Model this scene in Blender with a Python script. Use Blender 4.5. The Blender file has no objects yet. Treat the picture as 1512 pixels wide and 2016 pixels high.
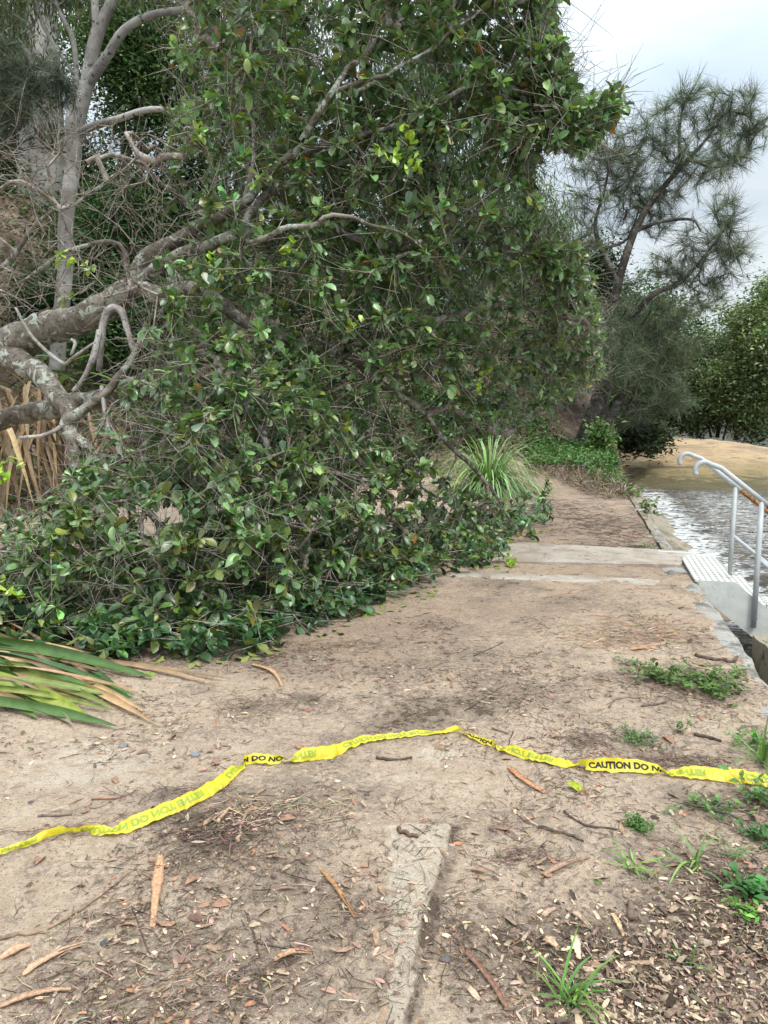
import bpy, math, random
import numpy as np
from mathutils import Vector
R = math.radians
rng = np.random.default_rng(7)
random.seed(7)
SC = bpy.context.scene
COL = SC.collection

# ------------------------------------------------------------------ camera
CAMZ = 1.6; PITCH = R(8.13); FPX = 1456.0
cd = bpy.data.cameras.new('camera'); cam = bpy.data.objects.new('camera', cd); COL.objects.link(cam)
cam.location = (0, 0, CAMZ); cam.rotation_euler = (R(90) - PITCH, 0, 0)
cd.sensor_fit = 'VERTICAL'; cd.sensor_height = 36; cd.sensor_width = 36; cd.lens = FPX / 2016 * 36
cd.clip_start = 0.05; cd.clip_end = 2000
SC.camera = cam

# ------------------------------------------------------------------ world (overcast daylight)
SUN_EL, SUN_AZ = R(58), R(150)      # azimuth measured from +Y clockwise: behind camera, to the right
w = bpy.data.worlds.new('World'); SC.world = w; w.use_nodes = True
nt = w.node_tree; nt.nodes.clear()
def wn(t, **k):
    n = nt.nodes.new(t)
    for a, b in k.items(): setattr(n, a, b)
    return n
L = nt.links.new
out = wn('ShaderNodeOutputWorld'); sky = wn('ShaderNodeTexSky', sky_type='NISHITA')
sky.sun_disc = False; sky.sun_elevation = SUN_EL; sky.sun_rotation = SUN_AZ
bg1 = wn('ShaderNodeBackground'); bg1.inputs[1].default_value = 0.13
L(sky.outputs[0], bg1.inputs[0])
tc = wn('ShaderNodeTexCoord'); sep = wn('ShaderNodeSeparateXYZ'); L(tc.outputs['Generated'], sep.inputs[0])
mp = wn('ShaderNodeMapping'); mp.inputs['Scale'].default_value = (1, 1, 4.0); L(tc.outputs['Generated'], mp.inputs[0])
nz = wn('ShaderNodeTexNoise'); nz.inputs['Scale'].default_value = 1.7; nz.inputs['Detail'].default_value = 5
nz.inputs['Roughness'].default_value = 0.5; nz.inputs['Distortion'].default_value = 0.4
L(mp.outputs[0], nz.inputs['Vector'])
cr = wn('ShaderNodeValToRGB'); e = cr.color_ramp.elements
e[0].position = 0.36; e[0].color = (0.52, 0.62, 0.72, 1); e[1].position = 0.62; e[1].color = (0.80, 0.855, 0.88, 1)
L(nz.outputs[0], cr.inputs[0])
# an overcast sky is brighter overhead than near the horizon
mr = wn('ShaderNodeMapRange'); mr.inputs[1].default_value = 0.25; mr.inputs[2].default_value = 0.95
mr.inputs[3].default_value = 0.80; mr.inputs[4].default_value = 2.8; L(sep.outputs[2], mr.inputs[0])
bg2 = wn('ShaderNodeBackground'); L(cr.outputs[0], bg2.inputs[0]); L(mr.outputs[0], bg2.inputs[1])
mx = wn('ShaderNodeMixShader'); mx.inputs[0].default_value = 0.88
L(bg1.outputs[0], mx.inputs[1]); L(bg2.outputs[0], mx.inputs[2]); L(mx.outputs[0], out.inputs[0])
sd = bpy.data.lights.new('sun', 'SUN'); sd.energy = 1.9; sd.angle = R(14); sd.color = (1, 0.95, 0.87)
so = bpy.data.objects.new('sun', sd); COL.objects.link(so)
sv = Vector((math.sin(SUN_AZ) * math.cos(SUN_EL), math.cos(SUN_AZ) * math.cos(SUN_EL), math.sin(SUN_EL)))
so.rotation_euler = sv.to_track_quat('Z', 'Y').to_euler(); so.location = (0, 0, 30)
SC.view_settings.view_transform = 'Standard'; SC.view_settings.look = 'None'
SC.view_settings.exposure = 0.46; SC.view_settings.gamma = 1
SC.cycles.max_bounces = 6; SC.cycles.transparent_max_bounces = 8

# ------------------------------------------------------------------ helpers
def ray(px, py):
    a = (px - 756) / FPX; b = (1008 - py) / FPX
    return np.array([a, math.cos(PITCH) + b * math.sin(PITCH), -math.sin(PITCH) + b * math.cos(PITCH)])
def P(px, py, Y):
    r = ray(px, py); return np.array([0, 0, CAMZ]) + r * (Y / r[1])
def G(px, py, z=0.0):
    r = ray(px, py); return np.array([0, 0, CAMZ]) + r * ((z - CAMZ) / r[2])
def sstep(a, b, x):
    t = np.clip((x - a) / (b - a), 0, 1); return t * t * (3 - 2 * t)
_perm = np.random.default_rng(3).random((256, 256))
def vnoise(x, y):
    xi = np.floor(x).astype(int); yi = np.floor(y).astype(int); fx = x - xi; fy = y - yi
    fx = fx * fx * (3 - 2 * fx); fy = fy * fy * (3 - 2 * fy)
    g = lambda i, j: _perm[i & 255, j & 255]
    return (g(xi, yi) * (1 - fx) + g(xi + 1, yi) * fx) * (1 - fy) + (g(xi, yi + 1) * (1 - fx) + g(xi + 1, yi + 1) * fx) * fy
def fbm(x, y, s, o=4, seed=0):
    v = 0; a = 0.5; t = 0
    for k in range(o):
        v = v + a * vnoise(x * s + 17.3 * k + seed, y * s + 9.7 * k + seed * 1.7); t += a; a *= .5; s *= 2.03
    return v / t

e0 = G(1500, 1320); e1 = G(1262, 990)
ES = (e1[0] - e0[0]) / (e1[1] - e0[1])
def E(y): return e0[0] + (y - e0[1]) * ES      # edge line of the river wall
WATER = -0.72
slA = G(888, 1640); slB = G(792, 2010)
def H(x, y):
    x = np.asarray(x, float); y = np.asarray(y, float)
    u = x - E(y)
    n = (fbm(x, y, 1.1, 3) - .5) * 0.05 + (fbm(x, y, 5.0, 3, 5) - .5) * 0.016
    land = n + 0.5 * sstep(15, 23, y) + 0.02
    q = (x + 8) * (-.667) + (y - 9) * .745
    land = land + 6.2 * sstep(0, 7.5, q) + (fbm(x, y, .6, 4, 9) - .5) * 0.8 * sstep(0, 3, q)
    far = sstep(30, 60, y); land = land + far * 1.0
    # litter mound in front of the tape and worn slab step
    m = G(430, 1660); land = land + 0.05 * np.exp(-(((x - m[0]) / .42) ** 2 + ((y - m[1]) / .25) ** 2))
    m = G(560, 1530); land = land + 0.03 * np.exp(-(((x - m[0]) / .3) ** 2 + ((y - m[1]) / .3) ** 2))
    dx = slA[0] - slB[0]; dy = slA[1] - slB[1]; ln = math.hypot(dx, dy)
    dist = -((x - slB[0]) * dy - (y - slB[1]) * dx) / ln
    on = sstep(-.012, .012, dist) * np.exp(-np.clip(dist, 0, 9) / .5) * sstep(slA[1] + .06, slA[1] - .03, y)
    land = land + .034 * on
    land = land - 0.012 * sstep(-.8, -.1, u) - .05 * sstep(-.13 , -.02, u + (fbm(x, y, 3.0, 3, 21) - .5) * .42)
    # the river side of the wall: rocky ledge and river bed
    ledge = -0.42 - 0.38 * sstep(0, .95, u) - .9 * sstep(.8, 3.0, u) + (fbm(x, y, 2.2, 4, 3) - .5) * .2
    ledge = np.where(y < 7.95, ledge - .7, ledge)
    ledge = ledge - 1.0 * sstep(3, 8, u)
    return np.where(u > -.045, ledge, land)
def Hs(x, y): return float(H(x, y))
def on_ground(px, py):
    z = 0.0
    for _ in range(6):
        g = G(px, py, z); z = Hs(g[0], g[1])
    return g

def mesh_from(name, V, F, mat, parent=None, col=None, smooth=True, link=True):
    V = np.asarray(V, np.float32); me = bpy.data.meshes.new(name)
    me.vertices.add(len(V)); me.vertices.foreach_set('co', V.ravel())
    if isinstance(F, np.ndarray): F = [F]
    F = [np.asarray(f, np.int32) for f in F if len(f)]
    loops = np.concatenate([f.ravel() for f in F]); cnt = np.concatenate([np.full(len(f), f.shape[1], np.int32) for f in F])
    me.loops.add(len(loops)); me.loops.foreach_set('vertex_index', loops)
    me.polygons.add(len(cnt)); st = np.zeros(len(cnt), np.int32); st[1:] = np.cumsum(cnt)[:-1]
    me.polygons.foreach_set('loop_start', st); me.polygons.foreach_set('loop_total', cnt)
    me.polygons.foreach_set('use_smooth', np.full(len(cnt), bool(smooth)))
    if col is not None:
        c = np.asarray(col, np.float32)
        if c.shape[1] == 3: c = np.hstack([c, np.ones((len(c), 1), np.float32)])
        a = me.color_attributes.new('Col', 'FLOAT_COLOR', 'POINT'); a.data.foreach_set('color', c.ravel())
    me.update(calc_edges=True); me.validate()
    if mat: me.materials.append(mat)
    o = bpy.data.objects.new(name, me)
    if link: COL.objects.link(o)
    if parent: o.parent = parent
    return o
class MB:
    def __init__(s): s.V = []; s.F = {}; s.C = []; s.n = 0
    def add(s, V, F, col=None):
        V = np.asarray(V, float); F = np.asarray(F, int)
        s.V.append(V); s.F.setdefault(F.shape[1], []).append(F + s.n)
        if col is not None:
            c = np.asarray(col, float)
            if c.ndim == 1: c = np.tile(c, (len(V), 1))
            s.C.append(c)
        s.n += len(V)
    def build(s, name, mat, parent=None, smooth=True, off=None):
        V = np.vstack(s.V)
        if off is not None: V = V - np.asarray(off)
        return mesh_from(name, V, [np.vstack(f) for f in s.F.values()], mat, parent, np.vstack(s.C) if s.C else None, smooth)
def tag(o, label=None, cat=None, group=None, kind=None):
    if label: o['label'] = label
    if cat: o['category'] = cat
    if group: o['group'] = group
    if kind: o['kind'] = kind
    return o
def thing(name, label, cat, loc=(0, 0, 0), group=None, rz=0):
    o = bpy.data.objects.new(name, None); COL.objects.link(o); o.location = loc; o.rotation_euler = (0, 0, rz)
    o.empty_display_size = .2
    return tag(o, label, cat, group)
def copy_tree(o, parent=None):
    c = o.copy(); COL.objects.link(c); c.parent = parent
    for ch in list(o.children): copy_tree(ch, c)
    return c
def catmull(pts, n=6):
    pts = np.asarray(pts, float); p = np.vstack([2 * pts[0] - pts[1], pts, 2 * pts[-1] - pts[-2]]); o = []
    for i in range(1, len(p) - 2):
        for k in range(n):
            t = k / n
            o.append(.5 * ((2 * p[i]) + (-p[i - 1] + p[i + 1]) * t + (2 * p[i - 1] - 5 * p[i] + 4 * p[i + 1] - p[i + 2]) * t * t + (-p[i - 1] + 3 * p[i] - 3 * p[i + 1] + p[i + 2]) * t ** 3))
    o.append(pts[-1]); return np.array(o)
def tube(mb, pts, rad, k=8, col=None, rough=0.0, cap=True):
    pts = np.asarray(pts, float); n = len(pts); rad = np.broadcast_to(np.asarray(rad, float), (n,))
    T = np.gradient(pts, axis=0); T /= np.linalg.norm(T, axis=1, keepdims=True) + 1e-9
    a = np.array([0, 0, 1.]) if abs(T[0][2]) < .9 else np.array([1., 0, 0])
    U = []; u = np.cross(T[0], a); u /= np.linalg.norm(u)
    for i in range(n):
        u = u - T[i] * np.dot(u, T[i]); u /= np.linalg.norm(u) + 1e-9; U.append(u)
    U = np.array(U); W = np.cross(T, U); an = np.arange(k) / k * 2 * np.pi
    rr = rad[:, None] * (1 + rough * (rng.random((n, k)) - .5) * 2)
    V = pts[:, None, :] + rr[..., None] * (np.cos(an)[None, :, None] * U[:, None, :] + np.sin(an)[None, :, None] * W[:, None, :])
    V = V.reshape(-1, 3); F = []
    i, j = np.meshgrid(np.arange(n - 1), np.arange(k), indexing='ij'); i = i.ravel(); j = j.ravel(); j2 = (j + 1) % k
    F = np.stack([i * k + j, i * k + j2, (i + 1) * k + j2, (i + 1) * k + j], 1)
    if cap:
        V = np.vstack([V, pts[0], pts[-1]]); c0 = n * k; c1 = c0 + 1; j = np.arange(k); j2 = (j + 1) % k
        cf = np.vstack([np.stack([np.full(k, c0), j2, j, j], 1)[:, :3], np.stack([np.full(k, c1), (n - 1) * k + j, (n - 1) * k + j2], 1)])
        s0 = mb.n; mb.add(V, F, col); mb.F.setdefault(3, []).append(cf + s0)
    else: mb.add(V, F, col)
def segs(mb, A, B, ra, rb, k=3, col=None):
    """many thin tapered prisms at once"""
    A = np.asarray(A); B = np.asarray(B); n = len(A)
    if n == 0: return
    T = B - A; T /= np.linalg.norm(T, axis=1, keepdims=True) + 1e-9
    ref = np.where(np.abs(T[:, 2:3]) < .9, np.array([[0, 0, 1.]]), np.array([[1., 0, 0]]))
    U = np.cross(T, ref); U /= np.linalg.norm(U, axis=1, keepdims=True) + 1e-9; W = np.cross(T, U)
    an = np.arange(k) / k * 2 * np.pi; ring = np.cos(an)[None, :, None] * U[:, None, :] + np.sin(an)[None, :, None] * W[:, None, :]
    V = np.concatenate([A[:, None, :] + ring * ra[:, None, None], B[:, None, :] + ring * rb[:, None, None]], 1).reshape(-1, 3)
    b = np.arange(n)[:, None] * 2 * k; j = np.arange(k); j2 = (j + 1) % k
    F = np.stack([b + j, b + j2, b + k + j2, b + k + j], 2).reshape(-1, 4)
    c = None
    if col is not None: c = np.repeat(col, 2 * k, axis=0)
    mb.add(V, F, c)
def frames(D, up=None, jit=.5):
    n = len(D); D = D / (np.linalg.norm(D, axis=1, keepdims=True) + 1e-9)
    u = np.tile(np.array([0, 0, 1.]), (n, 1)) if up is None else up
    u = u + rng.normal(size=(n, 3)) * jit
    Y = np.cross(u, D); Y /= np.linalg.norm(Y, axis=1, keepdims=True) + 1e-9
    Z = np.cross(D, Y); return np.stack([D, Y, Z], 2)
def scatter(mb, tv, tf, Pp, M, S, col):
    V = np.einsum('nij,kj->nki', M, tv) * np.asarray(S)[:, None, None] + Pp[:, None, :]
    n, k = V.shape[:2]; F = (np.arange(n)[:, None, None] * k + tf[None]).reshape(-1, tf.shape[1])
    mb.add(V.reshape(-1, 3), F, np.repeat(col, k, axis=0))
def leaf_template(ts, ws, fold=.25, bend=.25, wav=0.0):
    V = []
    for i, (t, h) in enumerate(zip(ts, ws)):
        z = -bend * t * t; wv = wav * (1 if i % 2 else -1)
        V += [(t, -h, z + h * fold + wv), (t, 0, z), (t, h, z + h * fold - wv)]
    F = []
    for i in range(len(ts) - 1):
        a = i * 3; F += [(a, a + 1, a + 4, a + 3), (a + 1, a + 2, a + 5, a + 4)]
    return np.array(V, float), np.array(F)
LEAF_BIG = [leaf_template([0, .3, .62, .88, 1.0], [.02, .15, .26, .22, .05], .35, .22, .015),
            leaf_template([0, .3, .6, .86, 1.0], [.02, .13, .24, .24, .07], .15, -.12, .02),
            leaf_template([0, .28, .6, .88, 1.0], [.02, .17, .29, .25, .06], .6, .45, .0)]
LEAF_SMALL = leaf_template([0, .5, 1.0], [.03, .26, .04], .3, .15)
LEAF_GUM = leaf_template([0, .4, 1.0], [.02, .10, .01], .2, .15)
NEEDLE = (np.array([(0, -.5, 0), (0, .5, 0), (.55, .45, -.05), (.55, -.45, -.05), (1, 0.1, -.2), (1, -.1, -.2)], float), np.array([(0, 1, 2, 3), (3, 2, 4, 5)]))
def vary(base, n, amt=.3, hue=.12):
    c = np.tile(np.array(base, float), (n, 1)) * np.exp(rng.normal(size=(n, 1)) * amt)
    return np.clip(c * (1 + rng.normal(size=(n, 3)) * hue), .003, .9)

# ------------------------------------------------------------------ materials
class NT:
    def __init__(s, name):
        s.m = bpy.data.materials.new(name); s.m.use_nodes = True; s.t = s.m.node_tree; s.t.nodes.clear()
        s.o = s.n('ShaderNodeOutputMaterial')
    def n(s, t, ins=None, **k):
        nd = s.t.nodes.new(t)
        for a, b in k.items(): setattr(nd, a, b)
        for a, b in (ins or {}).items():
            if hasattr(b, 'is_output') or isinstance(b, bpy.types.NodeSocket): s.t.links.new(b, nd.inputs[a])
            else: nd.inputs[a].default_value = b
        return nd
    def noise(s, vec, scale, det=4, rough=.55, dist=0):
        return s.n('ShaderNodeTexNoise', {'Vector': vec, 'Scale': scale, 'Detail': det, 'Roughness': rough, 'Distortion': dist}).outputs[0]
    def ramp(s, fac, a, b, ca=(0, 0, 0, 1), cb=(1, 1, 1, 1)):
        r = s.n('ShaderNodeValToRGB', {'Fac': fac}); e = r.color_ramp.elements
        if a > b: a, b, ca, cb = b, a, cb, ca
        e[0].position = a; e[0].color = ca; e[1].position = b; e[1].color = cb; return r.outputs[0]
    def mix(s, f, a, b, bt='MIX'):
        m = s.n('ShaderNodeMix', {0: f}, data_type='RGBA', blend_type=bt)
        for i, v in ((6, a), (7, b)):
            if isinstance(v, bpy.types.NodeSocket): s.t.links.new(v, m.inputs[i])
            else: m.inputs[i].default_value = (*v, 1) if len(v) == 3 else v
        return m.outputs[2]
    def math(s, op, a, b=0.0):
        return s.n('ShaderNodeMath', {0: a, 1: b}, operation=op).outputs[0]
    def bump(s, h, d=.01, st=1.0, nrm=None):
        i = {'Height': h, 'Distance': d, 'Strength': st}
        if nrm is not None: i['Normal'] = nrm
        return s.n('ShaderNodeBump', i).outputs[0]
    def done(s, sh): s.t.links.new(sh, s.o.inputs[0]); return s.m
    def pr(s, color, rough=.8, spec=.3, nrm=None, metal=0.0):
        i = {'Roughness': rough, 'Specular IOR Level': spec, 'Metallic': metal}
        i['Base Color'] = color if isinstance(color, bpy.types.NodeSocket) else (*color, 1)
        if nrm is not None: i['Normal'] = nrm
        return s.n('ShaderNodeBsdfPrincipled', i)
    def obj(s): return s.n('ShaderNodeTexCoord').outputs['Object']
    def pos(s): return s.n('ShaderNodeNewGeometry').outputs['Position']
    def col(s, name='Col'): return s.n('ShaderNodeVertexColor', layer_name=name).outputs[0]

def leaf_mat(name, rough=.38, spec=.5, trans=.25, tint=(1.3, 1.35, .6)):
    t = NT(name); c = t.col(); geo = t.n('ShaderNodeNewGeometry')
    nz = t.noise(t.pos(), 14.0, 3); c2 = t.mix(1.0, c, t.ramp(nz, .3, .7, (.72, .74, .7, 1), (1.25, 1.22, 1.2, 1)), 'MULTIPLY')
    back = t.mix(1.0, c2, (1.35, 1.3, 1.15), 'MULTIPLY'); cc = t.mix(geo.outputs['Backfacing'], c2, back)
    b = t.pr(cc, rough, spec)
    tr = t.n('ShaderNodeBsdfTranslucent', {'Color': t.mix(1.0, cc, tint, 'MULTIPLY')})
    return t.done(t.n('ShaderNodeMixShader', {0: trans, 1: b.outputs[0], 2: tr.outputs[0]}).outputs[0])
M_LEAF = leaf_mat('glossy_leaf', .37, .9)
M_DULL = leaf_mat('dull_leaf', .6, .25)
M_NEEDLE = leaf_mat('needle_leaf', .7, .15, .2)
M_STRAP = leaf_mat('strap_leaf', .45, .4, .2)

def bark_mat(name, base, light, dark, lichen=0.35, scale=1.0, lc=(.42, .45, .40)):
    t = NT(name); p = t.pos()
    mp = t.n('ShaderNodeMapping', {'Vector': p, 'Scale': (1, 1, 1)}).outputs[0]
    a = t.noise(mp, 18 * scale, 5, .65); b = t.noise(mp, 5 * scale, 4, .6, .5)
    c = t.mix(t.ramp(a, .35, .65), dark, base); c = t.mix(t.ramp(b, .5, .62), c, light)
    l = t.noise(mp, 9 * scale, 3, .5, 1.0); c = t.mix(t.math('MULTIPLY', t.ramp(l, .56, .6), lichen * 2), c, lc)
    s = t.noise(mp, 45 * scale, 2, .5); c = t.mix(t.ramp(s, .62, .66), c, tuple(x * .5 for x in dark))
    n = t.bump(t.math('ADD', a, t.math('MULTIPLY', l, .5)), .012, .7)
    return t.done(t.pr(c, .85, .2, n).outputs[0])
M_BARK = bark_mat('lichen_bark', (.20, .175, .145), (.29, .27, .225), (.10, .085, .07), .42)
M_TWIG = bark_mat('twig_bark', (.30, .25, .21), (.42, .37, .32), (.16, .125, .10), .22, 2)
M_PALE = bark_mat('broken_pale_branch', (.38, .34, .32), (.5, .47, .45), (.22, .19, .17), .2)
M_GUM = bark_mat('smooth_gum_bark', (.285, .27, .25), (.40, .385, .36), (.17, .155, .14), .05, .25)
M_CAS = bark_mat('casuarina_bark', (.085, .07, .06), (.14, .12, .105), (.035, .028, .024), .1, .5)
M_MANG = bark_mat('mangrove_bark', (.13, .115, .1), (.24, .22, .2), (.05, .04, .035), .15, .3)

def attr_mat(name, rough=.85, spec=.2, nscale=60., amt=.35, trans=0.0):
    t = NT(name); nz = t.noise(t.pos(), nscale, 4, .6)
    c = t.mix(1.0, t.col(), t.ramp(nz, .3, .7, (1 - amt,) * 3 + (1,), (1 + amt,) * 3 + (1,)), 'MULTIPLY')
    b = t.pr(c, rough, spec, t.bump(nz, .002, .6)).outputs[0]
    if trans: b = t.n('ShaderNodeMixShader', {0: trans, 1: b, 2: t.n('ShaderNodeBsdfTranslucent', {'Color': c}).outputs[0]}).outputs[0]
    return t.done(b)
M_LITTER = attr_mat('dry_litter'); M_BARKSTRIP = attr_mat('bark_strip', .8, .2, 90, .4)
M_STICK = attr_mat('dead_stick', .9, .15, 50, .45)

# ground: sand, worn dirt, litter; the attribute holds how much litter / clay / bare slab there is
t = NT('ground_soil'); p = t.pos(); mk = t.n('ShaderNodeSeparateColor', {0: t.col()})
n1 = t.noise(p, 2.2, 6, .62, .3); n2 = t.noise(p, 11, 6, .7, .6); n3 = t.noise(p, 70, 5, .75); n4 = t.noise(p, 260, 3, .7)
sand = t.mix(t.ramp(n2, .35, .65), (.54, .405, .29), (.76, .60, .45))
clay = t.mix(t.ramp(n2, .35, .65), (.38, .26, .185), (.56, .41, .30))
dirt = t.mix(t.ramp(n2, .3, .62), (.265, .20, .15), (.48, .375, .285))
mulch = t.mix(t.ramp(n3, .35, .7), (.075, .052, .038), (.26, .19, .135))
c = t.mix(mk.outputs[1], sand, clay)
n5 = t.noise(p, 26, 6, .75, .8)
f = t.math('ADD', t.math('MULTIPLY', mk.outputs[0], 1.1), t.math('ADD', t.math('MULTIPLY', t.math('SUBTRACT', t.math('ADD', n1, n2), 1.0), 2.6), t.math('MULTIPLY', t.math('SUBTRACT', n5, .5), 2.4)))
f = t.math('SUBTRACT', f, t.math('ADD', .16, t.math('MULTIPLY', mk.outputs[2], .5)))
c = t.mix(t.ramp(f, .06, .36), c, dirt)
c = t.mix(t.ramp(f, .62, .92), c, mulch)
slab = t.mix(t.ramp(n3, .35, .6), (.56, .46, .345), (.86, .73, .575))
c = t.mix(t.math('MULTIPLY', t.ramp(t.math('ADD', mk.outputs[2], t.math('MULTIPLY', t.math('SUBTRACT', n2, .5), .9)), .35, .6), .9), c, slab)
c = t.mix(t.ramp(n4, .56, .66), c, t.mix(.7, c, (.06, .045, .035)))
c = t.mix(t.math('MULTIPLY', t.ramp(n3, .55, .64), .65), c, (.12, .09, .07))
c = t.mix(t.math('MULTIPLY', t.ramp(n3, .40, .30), .5), c, (.62, .53, .42))
hgt = t.math('ADD', t.math('ADD', t.math('MULTIPLY', n2, 1.0), t.math('MULTIPLY', n5, .8)), t.math('ADD', t.math('MULTIPLY', n3, .5), t.math('MULTIPLY', n4, .16)))
M_GROUND = t.done(t.pr(c, .95, .12, t.bump(hgt, .03, 1.0)).outputs[0])

def concrete(name, a, b, dirtc, dirt=.5, scale=1.0):
    t = NT(name); p = t.pos(); n1 = t.noise(p, 3 * scale, 5, .65, .4); n2 = t.noise(p, 60 * scale, 4, .7); n3 = t.noise(p, 12 * scale, 4, .6)
    c = t.mix(t.ramp(n2, .35, .65), a, b); c = t.mix(t.math('MULTIPLY', t.ramp(n1, .5 - .25 * (dirt - .5), .62), .85), c, dirtc)
    c = t.mix(t.ramp(n3, .62, .68), c, tuple(x * .55 for x in dirtc)); 
    return t.done(t.pr(c, .9, .2, t.bump(t.math('ADD', n2, n3), .006, .6)).outputs[0])
M_SLAB = concrete('concrete_slab', (.38, .34, .29), (.50, .45, .385), (.29, .225, .17), .9)
M_WALL = concrete('wall_concrete', (.25, .24, .22), (.42, .40, .36), (.12, .11, .09), .6, 1.5)

# sandstone shelf
t = NT('sandstone'); p = t.pos(); s = t.n('ShaderNodeSeparateXYZ', {0: p})
mp = t.n('ShaderNodeMapping', {'Vector': p, 'Scale': (.35, .9, 6)}).outputs[0]
n1 = t.noise(mp, 2.2, 8, .7, 1.2); n2 = t.noise(p, 9, 5, .65); n3 = t.noise(p, .5, 4, .6)
c = t.mix(t.ramp(n1, .35, .65), (.33, .225, .125), (.60, .44, .26)); c = t.mix(t.math('MULTIPLY', t.ramp(n3, .5, .6), .6), c, (.24, .18, .13))
alg = t.math('ADD', t.math('MULTIPLY', s.outputs[2], -1.7), t.math('MULTIPLY', n1, 2.0))
c = t.mix(t.math('MULTIPLY', t.ramp(t.math('MULTIPLY', t.math('ADD', alg, t.math('MULTIPLY', n2, .5)), .5), .62, .95), .85), c, (.22, .18, .08)); c = t.mix(t.ramp(t.math('MULTIPLY', t.math('ADD', alg, t.math('MULTIPLY', n2, .4)), .5), .98, 1.0), c, (.13, .11, .06))
c = t.mix(t.math('MULTIPLY', t.ramp(n1, .57, .62), .75), c, (.12, .09, .06)); c = t.mix(t.math('MULTIPLY', t.ramp(n2, .55, .7), .45), c, (.14, .10, .06))
M_ROCK = t.done(t.pr(c, .85, .25, t.bump(t.math('ADD', n1, t.math('MULTIPLY', n2, .4)), .12, .8)).outputs[0])

# water: dark tidal water with wind and wake foam
t = NT('river_water'); p = t.pos(); fo = t.n('ShaderNodeSeparateColor', {0: t.col()}).outputs[0]
mp = t.n('ShaderNodeMapping', {'Vector': p, 'Rotation': (0, 0, .35), 'Scale': (.7, 1.4, 1)}).outputs[0]
n1 = t.noise(mp, 2.6, 8, .68, 1.6); n2 = t.noise(mp, 5, 6, .66, 2.0); n3 = t.noise(p, 30, 3, .6)
ridge = t.math('ABSOLUTE', t.math('SUBTRACT', n1, .5))
fm = t.math('ADD', t.math('MULTIPLY', fo, .62), t.math('SUBTRACT', t.math('MULTIPLY', n2, .95), t.math('MULTIPLY', ridge, 5.0)))
foam = t.ramp(fm, .66, .98)
wcol = t.mix(t.ramp(n1, .4, .6), (.035, .028, .02), (.09, .07, .045))
c = t.mix(foam, wcol, (.66, .67, .66)); rg = t.math('ADD', .14, t.math('MULTIPLY', foam, .5))
hh = t.math('ADD', t.math('MULTIPLY', n1, .8), t.math('ADD', t.math('MULTIPLY', n2, .35), t.math('MULTIPLY', n3, .05)))
M_WATER = t.done(t.pr(c, rg, .5, t.bump(hh, .16, .5)).outputs[0])

# painted galvanised steel
t = NT('grey_painted_steel'); n1 = t.noise(t.pos(), 12, 5, .6); n2 = t.noise(t.pos(), 90, 3)
c = t.mix(t.ramp(n1, .3, .7), (.40, .425, .43), (.52, .545, .55)); c = t.mix(t.ramp(n1, .70, .74), c, (.20, .12, .07)); c = t.mix(t.ramp(n2, .68, .72), c, (.25, .24, .22))
M_STEEL = t.done(t.pr(c, .45, .4, t.bump(n2, .001, .3)).outputs[0])
t = NT('rusty_steel'); n1 = t.noise(t.pos(), 35, 5, .7)
c = t.mix(t.ramp(n1, .35, .6), (.10, .035, .015), (.36, .17, .07)); c = t.mix(t.ramp(n1, .62, .66), c, (.5, .42, .32))
M_RUST = t.done(t.pr(c, .85, .2, t.bump(n1, .003, .8)).outputs[0])
t = NT('pale_painted_plate'); n1 = t.noise(t.pos(), 7, 5, .65); n2 = t.noise(t.pos(), 60, 3)
c = t.mix(t.ramp(n1, .35, .65), (.52, .53, .49), (.66, .67, .63)); c = t.mix(t.math('MULTIPLY', t.ramp(n1, .58, .75), .6), c, (.36, .29, .2)); c = t.mix(t.ramp(n2, .68, .72), c, (.22, .13, .07))
M_PLATE = t.done(t.pr(c, .5, .4).outputs[0])
t = NT('perforated_tread'); o = t.obj(); s = t.n('ShaderNodeSeparateXYZ', {0: o})
hx = t.math('SINE', t.math('MULTIPLY', s.outputs[0], 2 * math.pi / .052)); hy = t.math('SINE', t.math('MULTIPLY', s.outputs[1], 2 * math.pi / .085))
d = t.math('ADD', hx, t.math('MULTIPLY', hy, .55)); d = t.ramp(d, .30, .7); n1 = t.noise(t.pos(), 8, 4)
c = t.mix(t.ramp(n1, .35, .65), (.60, .59, .53), (.74, .73, .67)); c = t.mix(t.math('MULTIPLY', t.ramp(n1, .58, .7), .5), c, (.35, .28, .19)); c = t.mix(t.math('MULTIPLY', d, .75), c, (.2, .19, .16))
M_TREAD = t.done(t.pr(c, .5, .35, t.bump(d, .004, .8)).outputs[0])

# tape
t = NT('yellow_plastic_film'); n1 = t.noise(t.pos(), 40, 4, .6, 1.0)
c = t.mix(t.ramp(n1, .35, .65), (.74, .58, .03), (.84, .74, .07))
b = t.pr(c, .35, .5, t.bump(n1, .006, .5)); tr = t.n('ShaderNodeBsdfTranslucent', {'Color': (.95, .85, .03, 1)})
M_TAPE = t.done(t.n('ShaderNodeMixShader', {0: .35, 1: b.outputs[0], 2: tr.outputs[0]}).outputs[0])
t = NT('black_print'); M_INK = t.done(t.pr((.015, .015, .012), .5).outputs[0])
t = NT('print_seen_through_film'); M_INKB = t.done(t.pr((.26, .35, .04), .5).outputs[0])

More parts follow.
